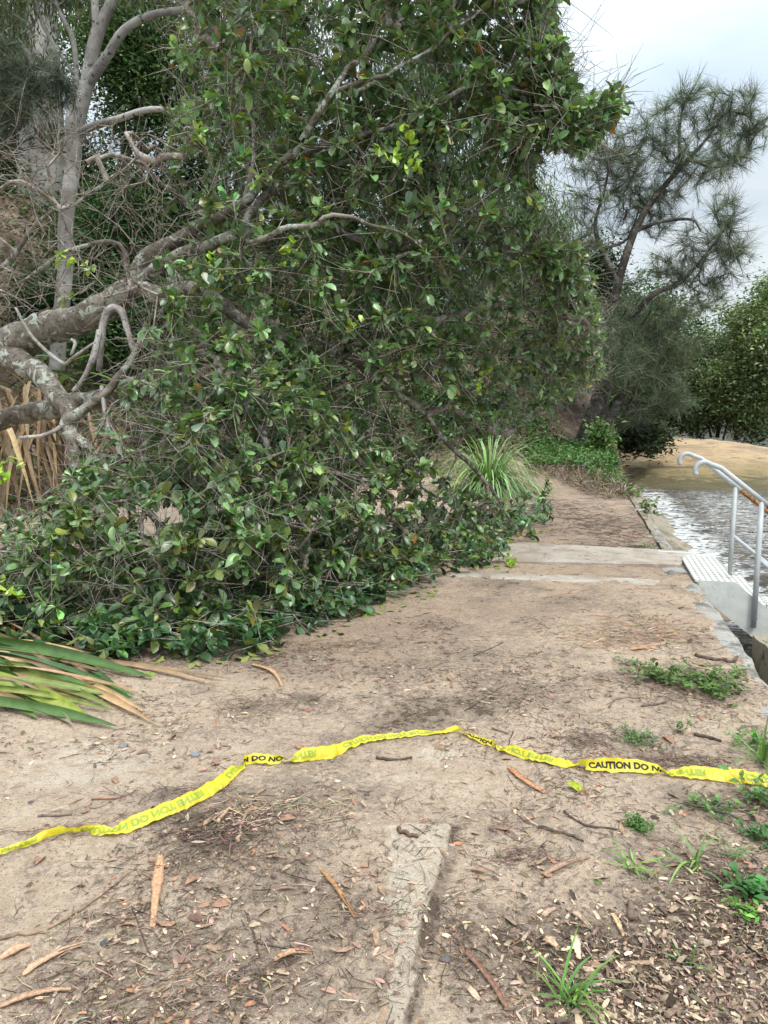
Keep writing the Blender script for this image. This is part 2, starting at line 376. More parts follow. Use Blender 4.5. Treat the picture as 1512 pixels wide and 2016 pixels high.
# ------------------------------------------------------------------ GROUND sheet (follows the river wall)
us = list(np.arange(-5, -.06, .028)) + [-.048, -.04] + list(np.arange(.03, 1.0, .06)); s_ = .028; a = -5.0
while a > -340: s_ *= 1.09; a -= s_; us.append(a)
s_ = .06; a = 1.0
while a < 340: s_ *= 1.1; a += s_; us.append(a)
us = np.array(sorted(us)); ys = list(np.arange(-8, .6, .5)) + list(np.arange(.9, 6.5, .026)); s_ = .026; a = 6.5
while a < 460: s_ *= 1.03; a += s_; ys.append(a)
ys = np.array(ys); UU, YY = np.meshgrid(us, ys); XX = UU + E(YY); ZZ = H(XX, YY)
micro = (fbm(XX, YY, 28, 3, 2) - .5) * .012 * (UU < -.2) * (YY < 9)
ZZ = ZZ + micro
def blobs(lst, X, Y):
    v = np.zeros_like(X)
    for (px, py, rx, ry, a) in lst:
        g = G(px, py); d = g[1]; wx = rx * d / FPX; wy = max(ry * d * d / (FPX * CAMZ), .02)
        v += a * np.exp(-(((X - g[0]) / wx) ** 2 + ((Y - g[1]) / wy) ** 2))
    return v
LIT = [(420, 1660, 160, 60, .75), (620, 1600, 190, 70, .42), (520, 1830, 330, 170, .55), (420, 1480, 200, 40, .25), (800, 1400, 200, 50, .3), (1250, 1900, 420, 170, .95), (1450, 1750, 160, 110, .7), (250, 1960, 300, 90, .35),
       (930, 1300, 220, 50, .5), (1000, 1400, 160, 50, .5), (830, 1230, 150, 30, .2), (1150, 1040, 220, 45, .4), (1200, 1000, 150, 50, .3), (1050, 1180, 240, 20, .3), (700, 1450, 150, 50, .3),
       (1290, 1250, 120, 45, .35), (1320, 1350, 150, 45, .5), (1150, 1520, 100, 20, .3), (1350, 1500, 130, 25, .35), (1080, 1620, 100, 40, .4), (450, 1300, 250, 35, .5), (600, 1385, 170, 25, .3),
       (1100, 930, 200, 40, .2), (1430, 1600, 110, 50, .6), (900, 1150, 160, 14, .4)]
CLAY = [(760, 1250, 260, 60, .9), (620, 1320, 160, 40, .6), (1080, 1010, 200, 90, .9), (1000, 1200, 200, 30, .5), (700, 1700, 150, 60, .25), (1130, 950, 120, 30, 1.0)]
BARE = [(150, 1530, 270, 60, .55), (200, 1470, 220, 30, .4), (700, 1290, 180, 30, .3), (1150, 1330, 120, 30, .3), (1480, 1500, 60, 30, .4), (1400, 1450, 130, 30, .35), (1330, 1420, 120, 25, .3), (860, 1490, 70, 24, .75), (800, 1540, 110, 22, .5), (830, 1680, 55, 50, .95), (820, 1750, 35, 60, .8), (800, 1890, 28, 60, .7), (960, 1680, 50, 70, .4),
        (1180, 1270, 130, 25, .3), (1330, 1290, 80, 30, .35), (880, 1370, 40, 20, .3), (40, 1620, 80, 30, .4), (960, 1560, 90, 25, .35)]
q = (XX + 8) * (-.667) + (YY - 9) * .745
lit = blobs(LIT, XX, YY) + sstep(-1, 1.5, q) * 1.1 + sstep(13, 20, YY) * .25 + .12
cl = blobs(CLAY, XX, YY); ba = blobs(BARE, XX, YY)
dx = slA[0] - slB[0]; dy = slA[1] - slB[1]; ln = math.hypot(dx, dy); dist = -((XX - slB[0]) * dy - (YY - slB[1]) * dx) / ln
wv = .035 + .12 * sstep(slB[1], slA[1], YY) + (fbm(XX, YY, 9, 3, 5) - .5) * .08
ba = ba + 1.0 * np.exp(-(np.clip(dist - .02, 0, 9) / np.maximum(wv, .02)) ** 2) * (dist > .0) * (YY < slA[1]) * (YY > slB[1] - .3)
lit = lit * (1 - .6 * (dist > -.1) * (dist < wv) * (YY < slA[1]))
lit = lit + 1.6 * np.exp(-((dist + .014) / .018) ** 2) * (YY > slB[1] - .5) * (YY < slA[1] + .02)
colr = np.clip(np.stack([lit, cl, ba], -1), 0, 1).reshape(-1, 3)
ny, nx = XX.shape; i, j = np.meshgrid(np.arange(ny - 1), np.arange(nx - 1), indexing='ij'); i = i.ravel(); j = j.ravel()
F = np.stack([i * nx + j, i * nx + j + 1, (i + 1) * nx + j + 1, (i + 1) * nx + j], 1)
tag(mesh_from('ground', np.stack([XX, YY, ZZ], -1).reshape(-1, 3), F, M_GROUND, col=colr), kind='structure')
def litter_density(x, y): return np.clip(blobs(LIT, x, y) + .12, 0, 1.2)

# water
def gridmesh(xs, ys, fz, fc=None):
    X, Y = np.meshgrid(xs, ys); Z = fz(X, Y); ny, nx = X.shape
    i, j = np.meshgrid(np.arange(ny - 1), np.arange(nx - 1), indexing='ij'); i = i.ravel(); j = j.ravel()
    F = np.stack([i * nx + j, i * nx + j + 1, (i + 1) * nx + j + 1, (i + 1) * nx + j], 1)
    return np.stack([X, Y, Z], -1).reshape(-1, 3), F, (None if fc is None else fc(X, Y).reshape(-1, 1) * np.ones((1, 3)))
def foamf(X, Y):
    u = X - E(Y)
    f = np.exp(-((u - .9) / .8) ** 2) * sstep(5, 8, Y) * sstep(24, 19, Y) * 1.0
    f = np.maximum(f, .68 * np.exp(-((u - 2.6) / 2.2) ** 2) * sstep(6, 9, Y) * sstep(24, 18, Y))
    f = np.maximum(f, .42 * np.exp(-((u - 6) / 4) ** 2) * sstep(5, 9, Y) * sstep(26, 18, Y))
    return np.clip(f, 0, 1)
xs = np.concatenate([np.arange(0, 22, .12), np.geomspace(22, 420, 30)]); yw = np.concatenate([np.arange(-4, 30, .12), np.geomspace(30, 450, 30)])
wz = lambda X, Y: WATER + (fbm(X, Y * 1.8, .9, 3, 4) - .5) * .09 * sstep(40, 25, Y)
V, F, C = gridmesh(xs, yw, wz, foamf); tag(mesh_from('river_water', V, F, M_WATER, col=C), kind='structure')

# sandstone shelf
def rockz(X, Y):
    xx = X + (fbm(X, Y, .35, 3, 8) - .5) * 2.2; yy = Y + (fbm(X, Y, .4, 3, 2) - .5) * 2.0
    b = 1 - (np.abs((xx - 10.3)) / np.where(xx > 10.3, 8.2, 5.5)) ** 2 - (np.abs((yy - 28.5)) / np.where(yy > 28.5, 3.5, 9.5)) ** 2
    z = -1.12 + 1.5 * np.clip(b, -.3, 1)
    st = .16; zz = z / st + (fbm(X, Y, .7, 3) - .5) * 1.6; k = np.floor(zz); fr = zz - k; step_ = (k + sstep(.15, .85, fr) - (fbm(X, Y, .7, 3) - .5) * 1.6) * st
    z = z + (step_ - z) * sstep(.1, -.3, z) + (fbm(X, Y, 1.6, 4, 6) - .5) * .14 + (fbm(X * .5, Y * 2, 1.1, 3, 12) - .5) * .16
    return z
V, F, _ = gridmesh(np.arange(4.5, 21, .09), np.arange(18.5, 33, .09), rockz); tag(mesh_from('rock_shelf', V, F, M_ROCK), kind='structure')
# thin rocky ledge below the wall: wet sandstone skin over the ledge
def ledgez(X, Y):
    return H(X, Y) + .03 + (fbm(X, Y, 6, 3, 1) - .5) * .06
yl = np.arange(7.98, 22, .07); ul = np.arange(-.16, 2.2, .05); U_, Y_ = np.meshgrid(ul, yl); X_ = U_ + E(Y_); Z_ = ledgez(X_, Y_)
n_y, n_x = X_.shape; i, j = np.meshgrid(np.arange(n_y - 1), np.arange(n_x - 1), indexing='ij'); i = i.ravel(); j = j.ravel()
F = np.stack([i * n_x + j, i * n_x + j + 1, (i + 1) * n_x + j + 1, (i + 1) * n_x + j], 1)
M_LEDGE = concrete('wet_ledge_rock', (.20, .17, .125), (.36, .31, .24), (.12, .105, .07), .6, 1.0)
tag(mesh_from('rock_ledge', np.stack([X_, Y_, Z_], -1).reshape(-1, 3), F, M_LEDGE), kind='structure')

# river wall: a long concrete coping with chipped top edge
def strip_solid(u0, u1, y0, y1, ztop, zbot, step=.08, chip=.02, seed=0):
    yy = np.arange(y0, y1 + step, step); n = len(yy); prof = []
    for (u, z, c) in ((u0, zbot, 0), (u0, ztop, .3), (u0 + .04, ztop + .004, .5), ((u0 + u1) / 2, ztop + .006, 1), (u1 - .05, ztop + .004, 1), (u1 - .008, ztop - .012, 1.6), (u1, ztop - .05, 1.5), (u1 + .01, (ztop + zbot) / 2, 2), (u1 + .03, zbot, 1)):
        prof.append((u, z, c))
    V = np.zeros((n, len(prof), 3))
    for k, (u, z, c) in enumerate(prof):
        nn = (fbm(yy * 1.0, yy * 0 + k * 3.1 + seed, 3, 3, seed) - .5); n2 = (fbm(yy, yy * 0 + k * 5.7 + seed, 9, 2, seed) - .5)
        uu = u + (nn * chip * 1.5 + n2 * chip) * c; V[:, k, 0] = E(yy) + uu; V[:, k, 1] = yy; V[:, k, 2] = z + (nn * chip * .6 + n2 * chip * .4) * c
    m = len(prof); i, j = np.meshgrid(np.arange(n - 1), np.arange(m - 1), indexing='ij'); i = i.ravel(); j = j.ravel()
    F = np.stack([i * m + j, i * m + j + 1, (i + 1) * m + j + 1, (i + 1) * m + j], 1); V = V.reshape(-1, 3)
    return V, [F, np.array([list(range(m))]), np.array([list(range((n - 1) * m, n * m))[::-1]])]
V, F = strip_solid(-.26, 0, -3, 19.5, -.005, -1.6, chip=.022)
wl = mesh_from('river_wall', V, F, M_WALL, smooth=False); tag(wl, 'long low grey concrete river wall with a chipped edge beside the path', 'wall')
V, F = strip_solid(.28, 1.3, 3.2, 5.55, -.17, -1.6, chip=.04, seed=4)
V[:, 2] += (fbm(V[:, 0], V[:, 1], 4, 3) - .5) * .08; V[:, 0] += (fbm(V[:, 1], V[:, 2], 6, 3) - .5) * .08
tag(mesh_from('concrete_footing', V, F, M_LEDGE, smooth=False), 'broken concrete footing below the wall under the steel stairs', 'footing')

# slab across the path
a0, a1, a2, a3 = G(1000, 1068), G(1352, 1090), G(1290, 1160), G(985, 1140)
def quad_slab(name, c4, z, th, mat, label, cat):
    n = 26; m = 12; V = []
    for i in range(n + 1):
        for j in range(m + 1):
            s = i / n; r = j / m
            p = (1 - r) * ((1 - s) * c4[0] + s * c4[1]) + r * ((1 - s) * c4[3] + s * c4[2])
            ed = min(i, n - i, j, m - j) == 0
            V.append((p[0] + (rng.random() - .5) * .03 * ed, p[1] + (rng.random() - .5) * .03 * ed, z + (-.01 if ed else 0)))
    V = np.array(V); F = []
    for i in range(n):
        for j in range(m): a = i * (m + 1) + j; F.append((a, a + m + 1, a + m + 2, a + 1))
    F = np.array(F)
    per = [j for j in range(m + 1)] + [i * (m + 1) + m for i in range(1, n + 1)] + [n * (m + 1) + j for j in range(m - 1, -1, -1)] + [i * (m + 1) for i in range(n - 1, 0, -1)]
    V2 = V[per].copy(); V2[:, 2] -= th; k = len(V); pl = len(per)
    S = np.array([(per[i], per[(i + 1) % pl], k + (i + 1) % pl, k + i) for i in range(pl)])
    return mesh_from(name, np.vstack([V, V2]), [np.vstack([F, S])], mat, smooth=False)
o = quad_slab('path_slab', (a0 + [-.8, .1, 0], a1, G(1338, 1118), G(1000, 1108) + [-.8, 0, 0]), .042, .1, M_SLAB, '', ''); tag(o, kind='structure')
o = quad_slab('path_slab', (G(1000, 1130) + [-.6, 0, 0], G(1300, 1147), G(1288, 1160), G(1000, 1139) + [-.6, 0, 0]), .036, .1, M_SLAB, '', ''); tag(o, kind='structure')

# ------------------------------------------------------------------ STAIRS with handrails
s0 = G(1376, 1148); s1 = G(1345, 1097); al = s1 - s0; al[2] = 0; SWD = np.linalg.norm(al); al /= SWD
td = np.array([al[1], -al[0], 0])                      # stair direction: out over the river
stair = thing('steel_stairs', 'pale painted steel steps going down from the wall edge to the river', 'stairs', tuple(s0))
stair.rotation_euler = (0, 0, math.atan2(td[1], td[0]))      # local x = down the stair, y = across it (0..SWD)
SL = .80
def box(mb, x0, x1, y0, y1, z0, z1, col=None):
    V = np.array([(x, y, z) for x in (x0, x1) for y in (y0, y1) for z in (z0, z1)], float)
    mb.add(V, np.array([(0, 1, 3, 2), (4, 6, 7, 5), (0, 4, 5, 1), (2, 3, 7, 6), (0, 2, 6, 4), (1, 5, 7, 3)]), col)
mb = MB(); box(mb, -.04, .30, .0, SWD, .012, .03); mb.build('landing_plate', M_TREAD, stair, False)
mb = MB(); box(mb, -.26, .06, SWD - .02, SWD + .02, .02, .055); mb.build('edge_bar', M_PLATE, stair, False)
for k in range(7):
    x = .31 + k * .26; z = .012 - (k + 1) * .26 * SL + .03
    mb = MB(); box(mb, x - .02, x + .27, .01, SWD - .01, z - .02, z); box(mb, x + .262, x + .275, .01, SWD - .01, z - .05, z + .003)
    mb.build('tread', M_TREAD, stair, False)
for yy in (-.008, SWD + .008):
    mb = MB(); e_ = .006; prof = [(0.0, .03), (.30, .03), (2.3, .03 - 2.0 * SL), (2.3, .03 - 2.0 * SL - .34), (.26, -.30), (0.0, -.10)]
    V = [(x, yy + s * e_, z) for s in (-1, 1) for x, z in prof]; n = len(prof)
    mb.add(V, [(i, (i + 1) % n, (i + 1) % n + n, i + n) for i in range(n)]); mb.F[6] = [np.array([list(range(n)), list(range(2 * n - 1, n - 1, -1))])]
    mb.build('stringer', M_PLATE, stair, False)
for yy in (-.012, SWD + .012):
    near = yy < 0
    rail = bpy.data.objects.new('handrail', None); COL.objects.link(rail); rail.parent = stair
    # sloping rail with a hooked end
    def zr(x): return 1.115 - SL * (x - .05)
    hook = []
    c0 = np.array([-.015, 1.02]); r_ = .075
    for a in np.linspace(R(215), R(50), 12): hook.append((c0[0] + r_ * math.cos(a), yy, c0[1] + r_ * math.sin(a) + .012))
    mb = MB(); tube(mb, np.array(hook + [(.12, yy, zr(.12)), (.3, yy, zr(.3)), (.52, yy, zr(.52))]), .0235, 14); mb.build('rail', M_STEEL, rail)
    mb = MB(); tube(mb, np.array([(.52, yy, zr(.52)), (2.3, yy, zr(2.3))]), .0242, 14, rough=.04); mb.build('rusty_rail', M_RUST, rail)
    mb = MB(); tube(mb, np.array([(.47, yy, zr(.47) - .52), (2.3, yy, zr(2.3) - .52)]), .019, 12); mb.build('middle_rail', M_STEEL, rail)
    for px_ in (.47, 1.9):
        zb = .03 - (px_ - .3) * SL - (.26 if near else .12)
        mb = MB(); yo = yy - .028 if near else yy; tube(mb, np.array([(px_, yo, zb), (px_, yy, zr(px_) - .012)]), .0235, 14); mb.build('post', M_STEEL, rail)

# ------------------------------------------------------------------ CAUTION TAPE
TP = [(-60, 1705, 215, .45), (0, 1688, 250, .35), (60, 1668, 235, .4), (110, 1650, 265, .55), (160, 1645, 300, .5), (190, 1645, 215, .55), (240, 1640, 205, .75), (300, 1618, 215, .95), (350, 1598, 220, 1.0), (400, 1574, 218, 1.0), (440, 1548, 215, .95), (470, 1520, 200, .8), (488, 1508, 60, .75),
      (515, 1504, 45, .8), (545, 1504, 40, .65), (562, 1504, 130, .5), (590, 1500, 215, .9), (625, 1495, 222, 1.0), (650, 1492, 220, 1.0), (680, 1478, 215, .8), (710, 1466, 210, .7), (760, 1456, 200, .5), (820, 1449, 205, .5), (870, 1446, 200, .45), (900, 1444, 260, .45), (925, 1454, 390, .4),
      (960, 1470, 400, .5), (975, 1475, 500, .5), (1000, 1484, 575, .7), (1050, 1498, 570, .75), (1100, 1507, 560, .7), (1140, 1513, 520, .65), (1158, 1519, 420, .85), (1200, 1520, 407, .98), (1250, 1521, 405, .98), (1285, 1524, 402, .85), (1300, 1527, 470, .45), (1325, 1529, 560, .7), (1370, 1533, 575, 1.0), (1430, 1539, 577, 1.05), (1512, 1548, 578, 1.05), (1545, 1552, 578, 1.05), (1580, 1557, 575, 1.0)]
tp = np.array([on_ground(a, b)[:3] for a, b, _, _ in TP]); tang = np.array([a[2] for a in TP], float); twid = np.array([a[3] for a in TP])
pp = catmull(tp, 10); aa = catmull(np.stack([tang, twid, twid], 1), 10)
sl = np.concatenate([[0], np.cumsum(np.linalg.norm(np.diff(pp, axis=0), axis=1))]); NS = 900; ss = np.linspace(0, sl[-1], NS)
C_ = np.stack([np.interp(ss, sl, pp[:, k]) for k in range(3)], 1); ph = np.radians(np.interp(ss, sl, aa[:, 0])); wd = np.interp(ss, sl, aa[:, 1]) * .057
C_[:, 2] = H(C_[:, 0], C_[:, 1]) + .012 + np.abs(np.sin(ph)) * wd * .5
Tt = np.gradient(C_, axis=0); Tt /= np.linalg.norm(Tt, axis=1, keepdims=True); Bb = np.cross([0, 0, 1.], Tt); Bb /= np.linalg.norm(Bb, axis=1, keepdims=True); Nn0 = np.cross(Tt, Bb)
Wd = np.cos(ph)[:, None] * Bb + np.sin(ph)[:, None] * Nn0; Nn = np.cross(Tt, Wd)
wd = wd * (.86 + .3 * fbm(ss, ss * 0 + 2, 14, 3, 8)); rip = (fbm(ss * 1.0, ss * 0, 22, 3, 3) - .5); rip2 = (fbm(ss, ss * 0 + 5, 45, 3, 6) - .5); curl = .35 * np.sin(ss * 9) + .2
def tape_pt(s, v, off):
    s = np.asarray(s); v = np.asarray(v); idx = lambda A: np.stack([np.interp(s, ss, A[:, k]) for k in range(3)], -1)
    c = idx(C_); w_ = idx(Wd); n_ = idx(Nn); wid = np.interp(s, ss, wd)
    lim = np.interp(s, ss, rip) * .030 * v * 2 + np.interp(s, ss, rip2) * .022 * (1 - np.abs(v) * 1.2) + (v * v - .1) * wid * np.interp(s, ss, curl)
    e_ = (np.interp(s, ss, rip2)) * .010 * (np.abs(v) > .4)
    q_ = c + w_ * (v * wid + e_)[:, None] + n_ * (lim + off)[:, None]
    g_ = H(q_[:, 0], q_[:, 1]) + .004; q_[:, 2] = np.maximum(q_[:, 2], g_ + off * np.sign(n_[:, 2] + 1e-6) * 1.0); return q_
tape = thing('caution_tape', 'yellow plastic tape lettered CAUTION DO NOT ENTER lying twisted across the path', 'caution tape', tuple(C_[0]))
VV = 9; s_g, v_g = np.meshgrid(ss, np.linspace(-.5, .5, VV), indexing='ij'); V = tape_pt(s_g.ravel(), v_g.ravel(), np.zeros(NS * VV))
i, j = np.meshgrid(np.arange(NS - 1), np.arange(VV - 1), indexing='ij'); i = i.ravel(); j = j.ravel(); F = np.stack([i * VV + j, (i + 1) * VV + j, (i + 1) * VV + j + 1, i * VV + j + 1], 1)
mesh_from('film', V - C_[0], F, M_TAPE, tape)
fc = bpy.data.curves.new('lettering', 'FONT'); fc.body = 'CAUTION DO NOT ENTER'; fc.size = 1; fc.resolution_u = 3; fc.offset = 0.045
fo_ = bpy.data.objects.new('lettering_source', fc); COL.objects.link(fo_); bpy.context.view_layer.update()
dg = bpy.context.evaluated_depsgraph_get(); tm = bpy.data.meshes.new_from_object(fo_.evaluated_get(dg))
import bmesh
bm = bmesh.new(); bm.from_mesh(tm); bmesh.ops.triangulate(bm, faces=bm.faces[:])
for _ in range(3):
    le = [e for e in bm.edges if e.calc_length() > .12]
    if not le: break
    bmesh.ops.subdivide_edges(bm, edges=le, cuts=1); bmesh.ops.triangulate(bm, faces=bm.faces[:])
bm.verts.ensure_lookup_table(); tv = np.array([v.co[:] for v in bm.verts]); tf = np.array([[v.index for v in f.verts] for f in bm.faces]); bm.free()
bpy.data.objects.remove(fo_); bpy.data.meshes.remove(tm)
tv[:, 0] -= tv[:, 0].min(); TW = tv[:, 0].max(); ymin, ymax = tv[:, 1].min(), tv[:, 1].max(); vv = (tv[:, 1] - ymin) / (ymax - ymin)
LENW = .50; PER = .65
# phase chosen so that one repeat starts where the photo shows its C
k0 = np.argmin(np.abs(C_[:, 0] / np.maximum(C_[:, 1], .1) - (1156 - 756) / FPX / 1.0)); 
def s_at(px, py):
    g = on_ground(px, py); return ss[np.argmin((C_[:, 0] - g[0]) ** 2 + (C_[:, 1] - g[1]) ** 2)]
st = s_at(1158, 1519); st0 = st - math.ceil(st / PER) * PER
for nm, off, mat in (('lettering', .0016, M_INK), ('lettering_seen_through', -.0016, M_INKB)):
    mb = MB(); b = st0
    while b < ss[-1]:
        s_ = b + tv[:, 0] / TW * LENW; ok = (s_ > .01) & (s_ < ss[-1] - .01); fm = ok[tf].all(1)
        if fm.any():
            q_ = tape_pt(np.clip(s_, 0, ss[-1]), (vv - .5) * .52, np.full(len(s_), off)); mb.add(q_ - C_[0], tf[fm])
        b += PER
    o = mb.build(nm, mat, tape, False)

# ------------------------------------------------------------------ tree growing
def resample(pts, rad, step):
    pts = np.asarray(pts, float); s = np.concatenate([[0], np.cumsum(np.linalg.norm(np.diff(pts, axis=0), axis=1))]); n = max(2, int(s[-1] / step) + 1); q = np.linspace(0, s[-1], n)
    return np.stack([np.interp(q, s, pts[:, k]) for k in range(3)], 1), np.interp(q, s, rad)
class Tree:
    def __init__(s, cap=60000): s.p = np.zeros((cap, 3)); s.par = np.full(cap, -1); s.d = np.zeros((cap, 3)); s.fix = np.zeros(cap, bool); s.n = 0; s.tips = []
    def node(s, p, par, fix=False):
        i = s.n; s.p[i] = p; s.par[i] = par; s.fix[i] = fix
        if par >= 0: v = p - s.p[par]; s.d[i] = v / (np.linalg.norm(v) + 1e-9)
        s.n += 1; return i
    def limb(s, pts, step=.12):
        q, _ = resample(pts, np.ones(len(pts)), step); par = -1
        if s.n: par = int(np.argmin(((s.p[:s.n] - q[0]) ** 2).sum(1)))
        for x in q: par = s.node(x, par, True)
        if s.n and s.par[0] == -1: s.d[0] = s.d[1] if s.n > 1 else 0
    def grow(s, targets, step=.14, wig=.03, bias=None, sag=0.0):
        T = np.asarray(targets); b = s.p[:s.n]
        dd = np.array([((b - x) ** 2).sum(1).min() for x in T]); T = T[np.argsort(dd)]
        for x in T:
            P_ = s.p[:s.n]; v = x - P_; d = np.sqrt((v ** 2).sum(1)) + 1e-6
            al_ = (v * s.d[:s.n]).sum(1) / d; k = int(np.argmin(d * (1.35 - .35 * al_)))
            p0 = P_[k].copy(); L_ = d[k]; m = max(1, int(L_ / step)); ctrl = p0 + s.d[k] * L_ * .45 + rng.normal(size=3) * L_ * .06; par = k
            for q in range(1, m + 1):
                t_ = q / m; pt = (1 - t_) ** 2 * p0 + 2 * t_ * (1 - t_) * ctrl + t_ * t_ * x
                pt = pt + rng.normal(size=3) * wig * (0 if q == m else 1); pt[2] -= sag * math.sin(math.pi * t_) * L_; par = s.node(pt, par)
            s.tips.append(par)
    def radii(s, tip=.0035, pw=.45, mx=.2):
        cnt = np.zeros(s.n); cnt[s.tips] = 1
        for i in range(s.n - 1, 0, -1):
            if s.par[i] >= 0: cnt[s.par[i]] += cnt[i]
        return np.minimum(tip * np.maximum(cnt, 1) ** pw, mx)
    def emit(s, mb, r, k_thin=3, k_thick=6, thick=.012, rmin=0):
        idx = np.array([i for i in range(s.n) if s.par[i] >= 0 and not s.fix[i]]); pa = s.par[idx]; ra = np.minimum(r[pa], r[idx] * 1.25); rb = r[idx]
        ext = (s.p[idx] - s.p[pa]) * .04
        th = rb > thick; segs(mb, s.p[pa][th] - ext[th], s.p[idx][th] + ext[th], ra[th], rb[th], k_thick); th = ~th & (rb > rmin); segs(mb, s.p[pa][th], s.p[idx][th], ra[th], rb[th], k_thin)

# ------------------------------------------------------------------ THE FALLEN TREE
froot = P(-330, 960, 8.2)
ft = thing('fallen_tree', 'big uprooted tree with lichened limbs and glossy leaves lying over the path', 'fallen tree', tuple(froot))
limbs = {
 'trunk': [(-330, 960, 8.2, .27), (-200, 820, 7.6, .235), (-60, 725, 7.1, .20), (20, 680, 7.0, .175), (110, 640, 6.9, .145), (200, 612, 6.8, .13), (262, 572, 6.7, .115)],
 'a': [(225, 598, 6.78, .12), (262, 560, 6.7, .105), (300, 505, 6.6, .095), (350, 478, 6.55, .085), (400, 440, 6.5, .07), (470, 405, 6.4, .06), (535, 350, 6.3, .055), (600, 270, 6.2, .045), (660, 180, 6.1, .035), (740, 60, 6.1, .028), (800, -80, 6.2, .02)],
 'b': [(245, 580, 6.7, .10), (300, 535, 6.5, .085), (345, 505, 6.4, .08), (400, 490, 6.3, .07), (455, 450, 6.3, .06), (530, 390, 6.4, .05), (600, 350, 6.5, .04), (720, 320, 6.6, .03), (860, 330, 6.8, .02)],
 'c': [(268, 562, 6.6, .075), (330, 574, 6.4, .07), (390, 572, 6.3, .06), (450, 600, 6.3, .055), (520, 650, 6.4, .05), (640, 690, 6.6, .045), (780, 730, 7.0, .035), (930, 760, 7.6, .022)],
 'd': [(440, 465, 6.3, .05), (500, 478, 6.1, .045), (560, 452, 6.0, .042), (632, 450, 5.9, .036), (650, 428, 5.9, .03), (700, 425, 5.9, .026), (780, 450, 6.0, .02), (860, 510, 6.2, .014)],
 'e': [(20, 700, 6.9, .12), (70, 735, 6.7, .10), (115, 775, 6.5, .085), (140, 840, 6.35, .07), (148, 930, 6.2, .055), (140, 1020, 6.1, .04), (110, 1110, 5.9, .025)],
 'f': [(-200, 870, 7.9, .13), (-60, 838, 7.7, .105), (60, 812, 7.6, .10), (160, 790, 7.5, .09), (260, 760, 7.4, .08), (360, 720, 7.4, .07), (480, 700, 7.5, .055), (620, 680, 7.7, .045), (800, 610, 8, .03)],
 'h': [(-80, 600, 7.0, .035), (0, 520, 6.8, .03), (60, 450, 6.7, .028), (130, 400, 6.6, .025), (200, 360, 6.6, .02), (270, 300, 6.5, .014)],
 'i': [(390, 640, 6.3, .05), (440, 740, 6.1, .04), (500, 840, 5.9, .035), (560, 960, 5.7, .025), (600, 1080, 5.6, .018)],
 'j': [(520, 655, 6.4, .04), (620, 760, 6.5, .035), (700, 880, 6.6, .03), (780, 1010, 6.8, .02)],
 'k': [(700, 710, 6.8, .04), (840, 830, 7.3, .03), (930, 920, 8.0, .025), (1010, 1030, 9.0, .015)],
 'l': [(640, 690, 6.6, .035), (840, 640, 7.0, .03), (1000, 600, 7.4, .02), (1130, 640, 7.8, .012)],
 'm': [(570, 310, 6.3, .04), (740, 255, 6.3, .035), (870, 195, 6.2, .028), (960, 180, 6.2, .022), (1060, 190, 6.2, .014), (1180, 215, 6.2, .008)],
 'n': [(540, 400, 6.4, .035), (700, 470, 6.7, .03), (880, 480, 7, .022), (1020, 500, 7.3, .014), (1130, 520, 7.5, .008)],
 'o': [(150, 860, 6.3, .04), (240, 940, 5.9, .03), (320, 1040, 5.6, .024), (380, 1150, 5.4, .016)],
 'p': [(130, 830, 6.3, .045), (200, 780, 6.3, .04), (255, 720, 6.3, .03), (290, 640, 6.4, .02)],
 'q': [(-60, 730, 7.0, .05), (-90, 880, 6.4, .04), (-60, 1010, 5.9, .03), (0, 1130, 5.6, .02)],
 'r': [(480, 400, 6.4, .035), (500, 300, 6.4, .028), (480, 200, 6.4, .02), (430, 90, 6.4, .014)],
 's': [(660, 180, 6.1, .028), (800, 120, 6.1, .022), (920, 40, 6.1, .016), (1020, -60, 6.1, .01)],
 't': [(290, 400, 6.6, .03), (220, 470, 6.7, .03), (120, 500, 6.8, .024), (20, 560, 6.9, .016)],
}
T = Tree(90000)
for nm, lb in limbs.items():
    if nm in 'abdhmrst': lb = [(x[0], x[1], x[2], x[3] * (.5 if nm == 'd' else .66)) for x in lb]
    pts = np.array([P(a, b, c) for a, b, c, _ in lb]); rad = np.array([x[3] for x in lb])
    if nm == 't': pts[0] = P(262, 572, 6.7)
    cp = catmull(pts, 6); cr_ = np.interp(np.linspace(0, 1, len(cp)), np.linspace(0, 1, len(rad)), rad)
    q, r_ = resample(cp, cr_, .07); wob = np.stack([fbm(q[:, 0] * 1.0 + k * 7, q[:, 2] + q[:, 1], 2.5, 3, k) - .5 for k in range(3)], 1)
    q = q + wob * .14 * np.minimum(1, np.arange(len(q)) / 6.)[:, None]
    T.limb(q); mb = MB(); kn = 1 + .10 * (fbm(np.arange(len(q)) * 1.0, np.zeros(len(q)), .5, 2, len(q)) - .5) * 2
    tube(mb, q, r_ * kn, 14 if r_[0] > .08 else 9, rough=.05); mb.build('trunk' if nm == 'trunk' else 'branch', M_BARK, ft, off=froot)
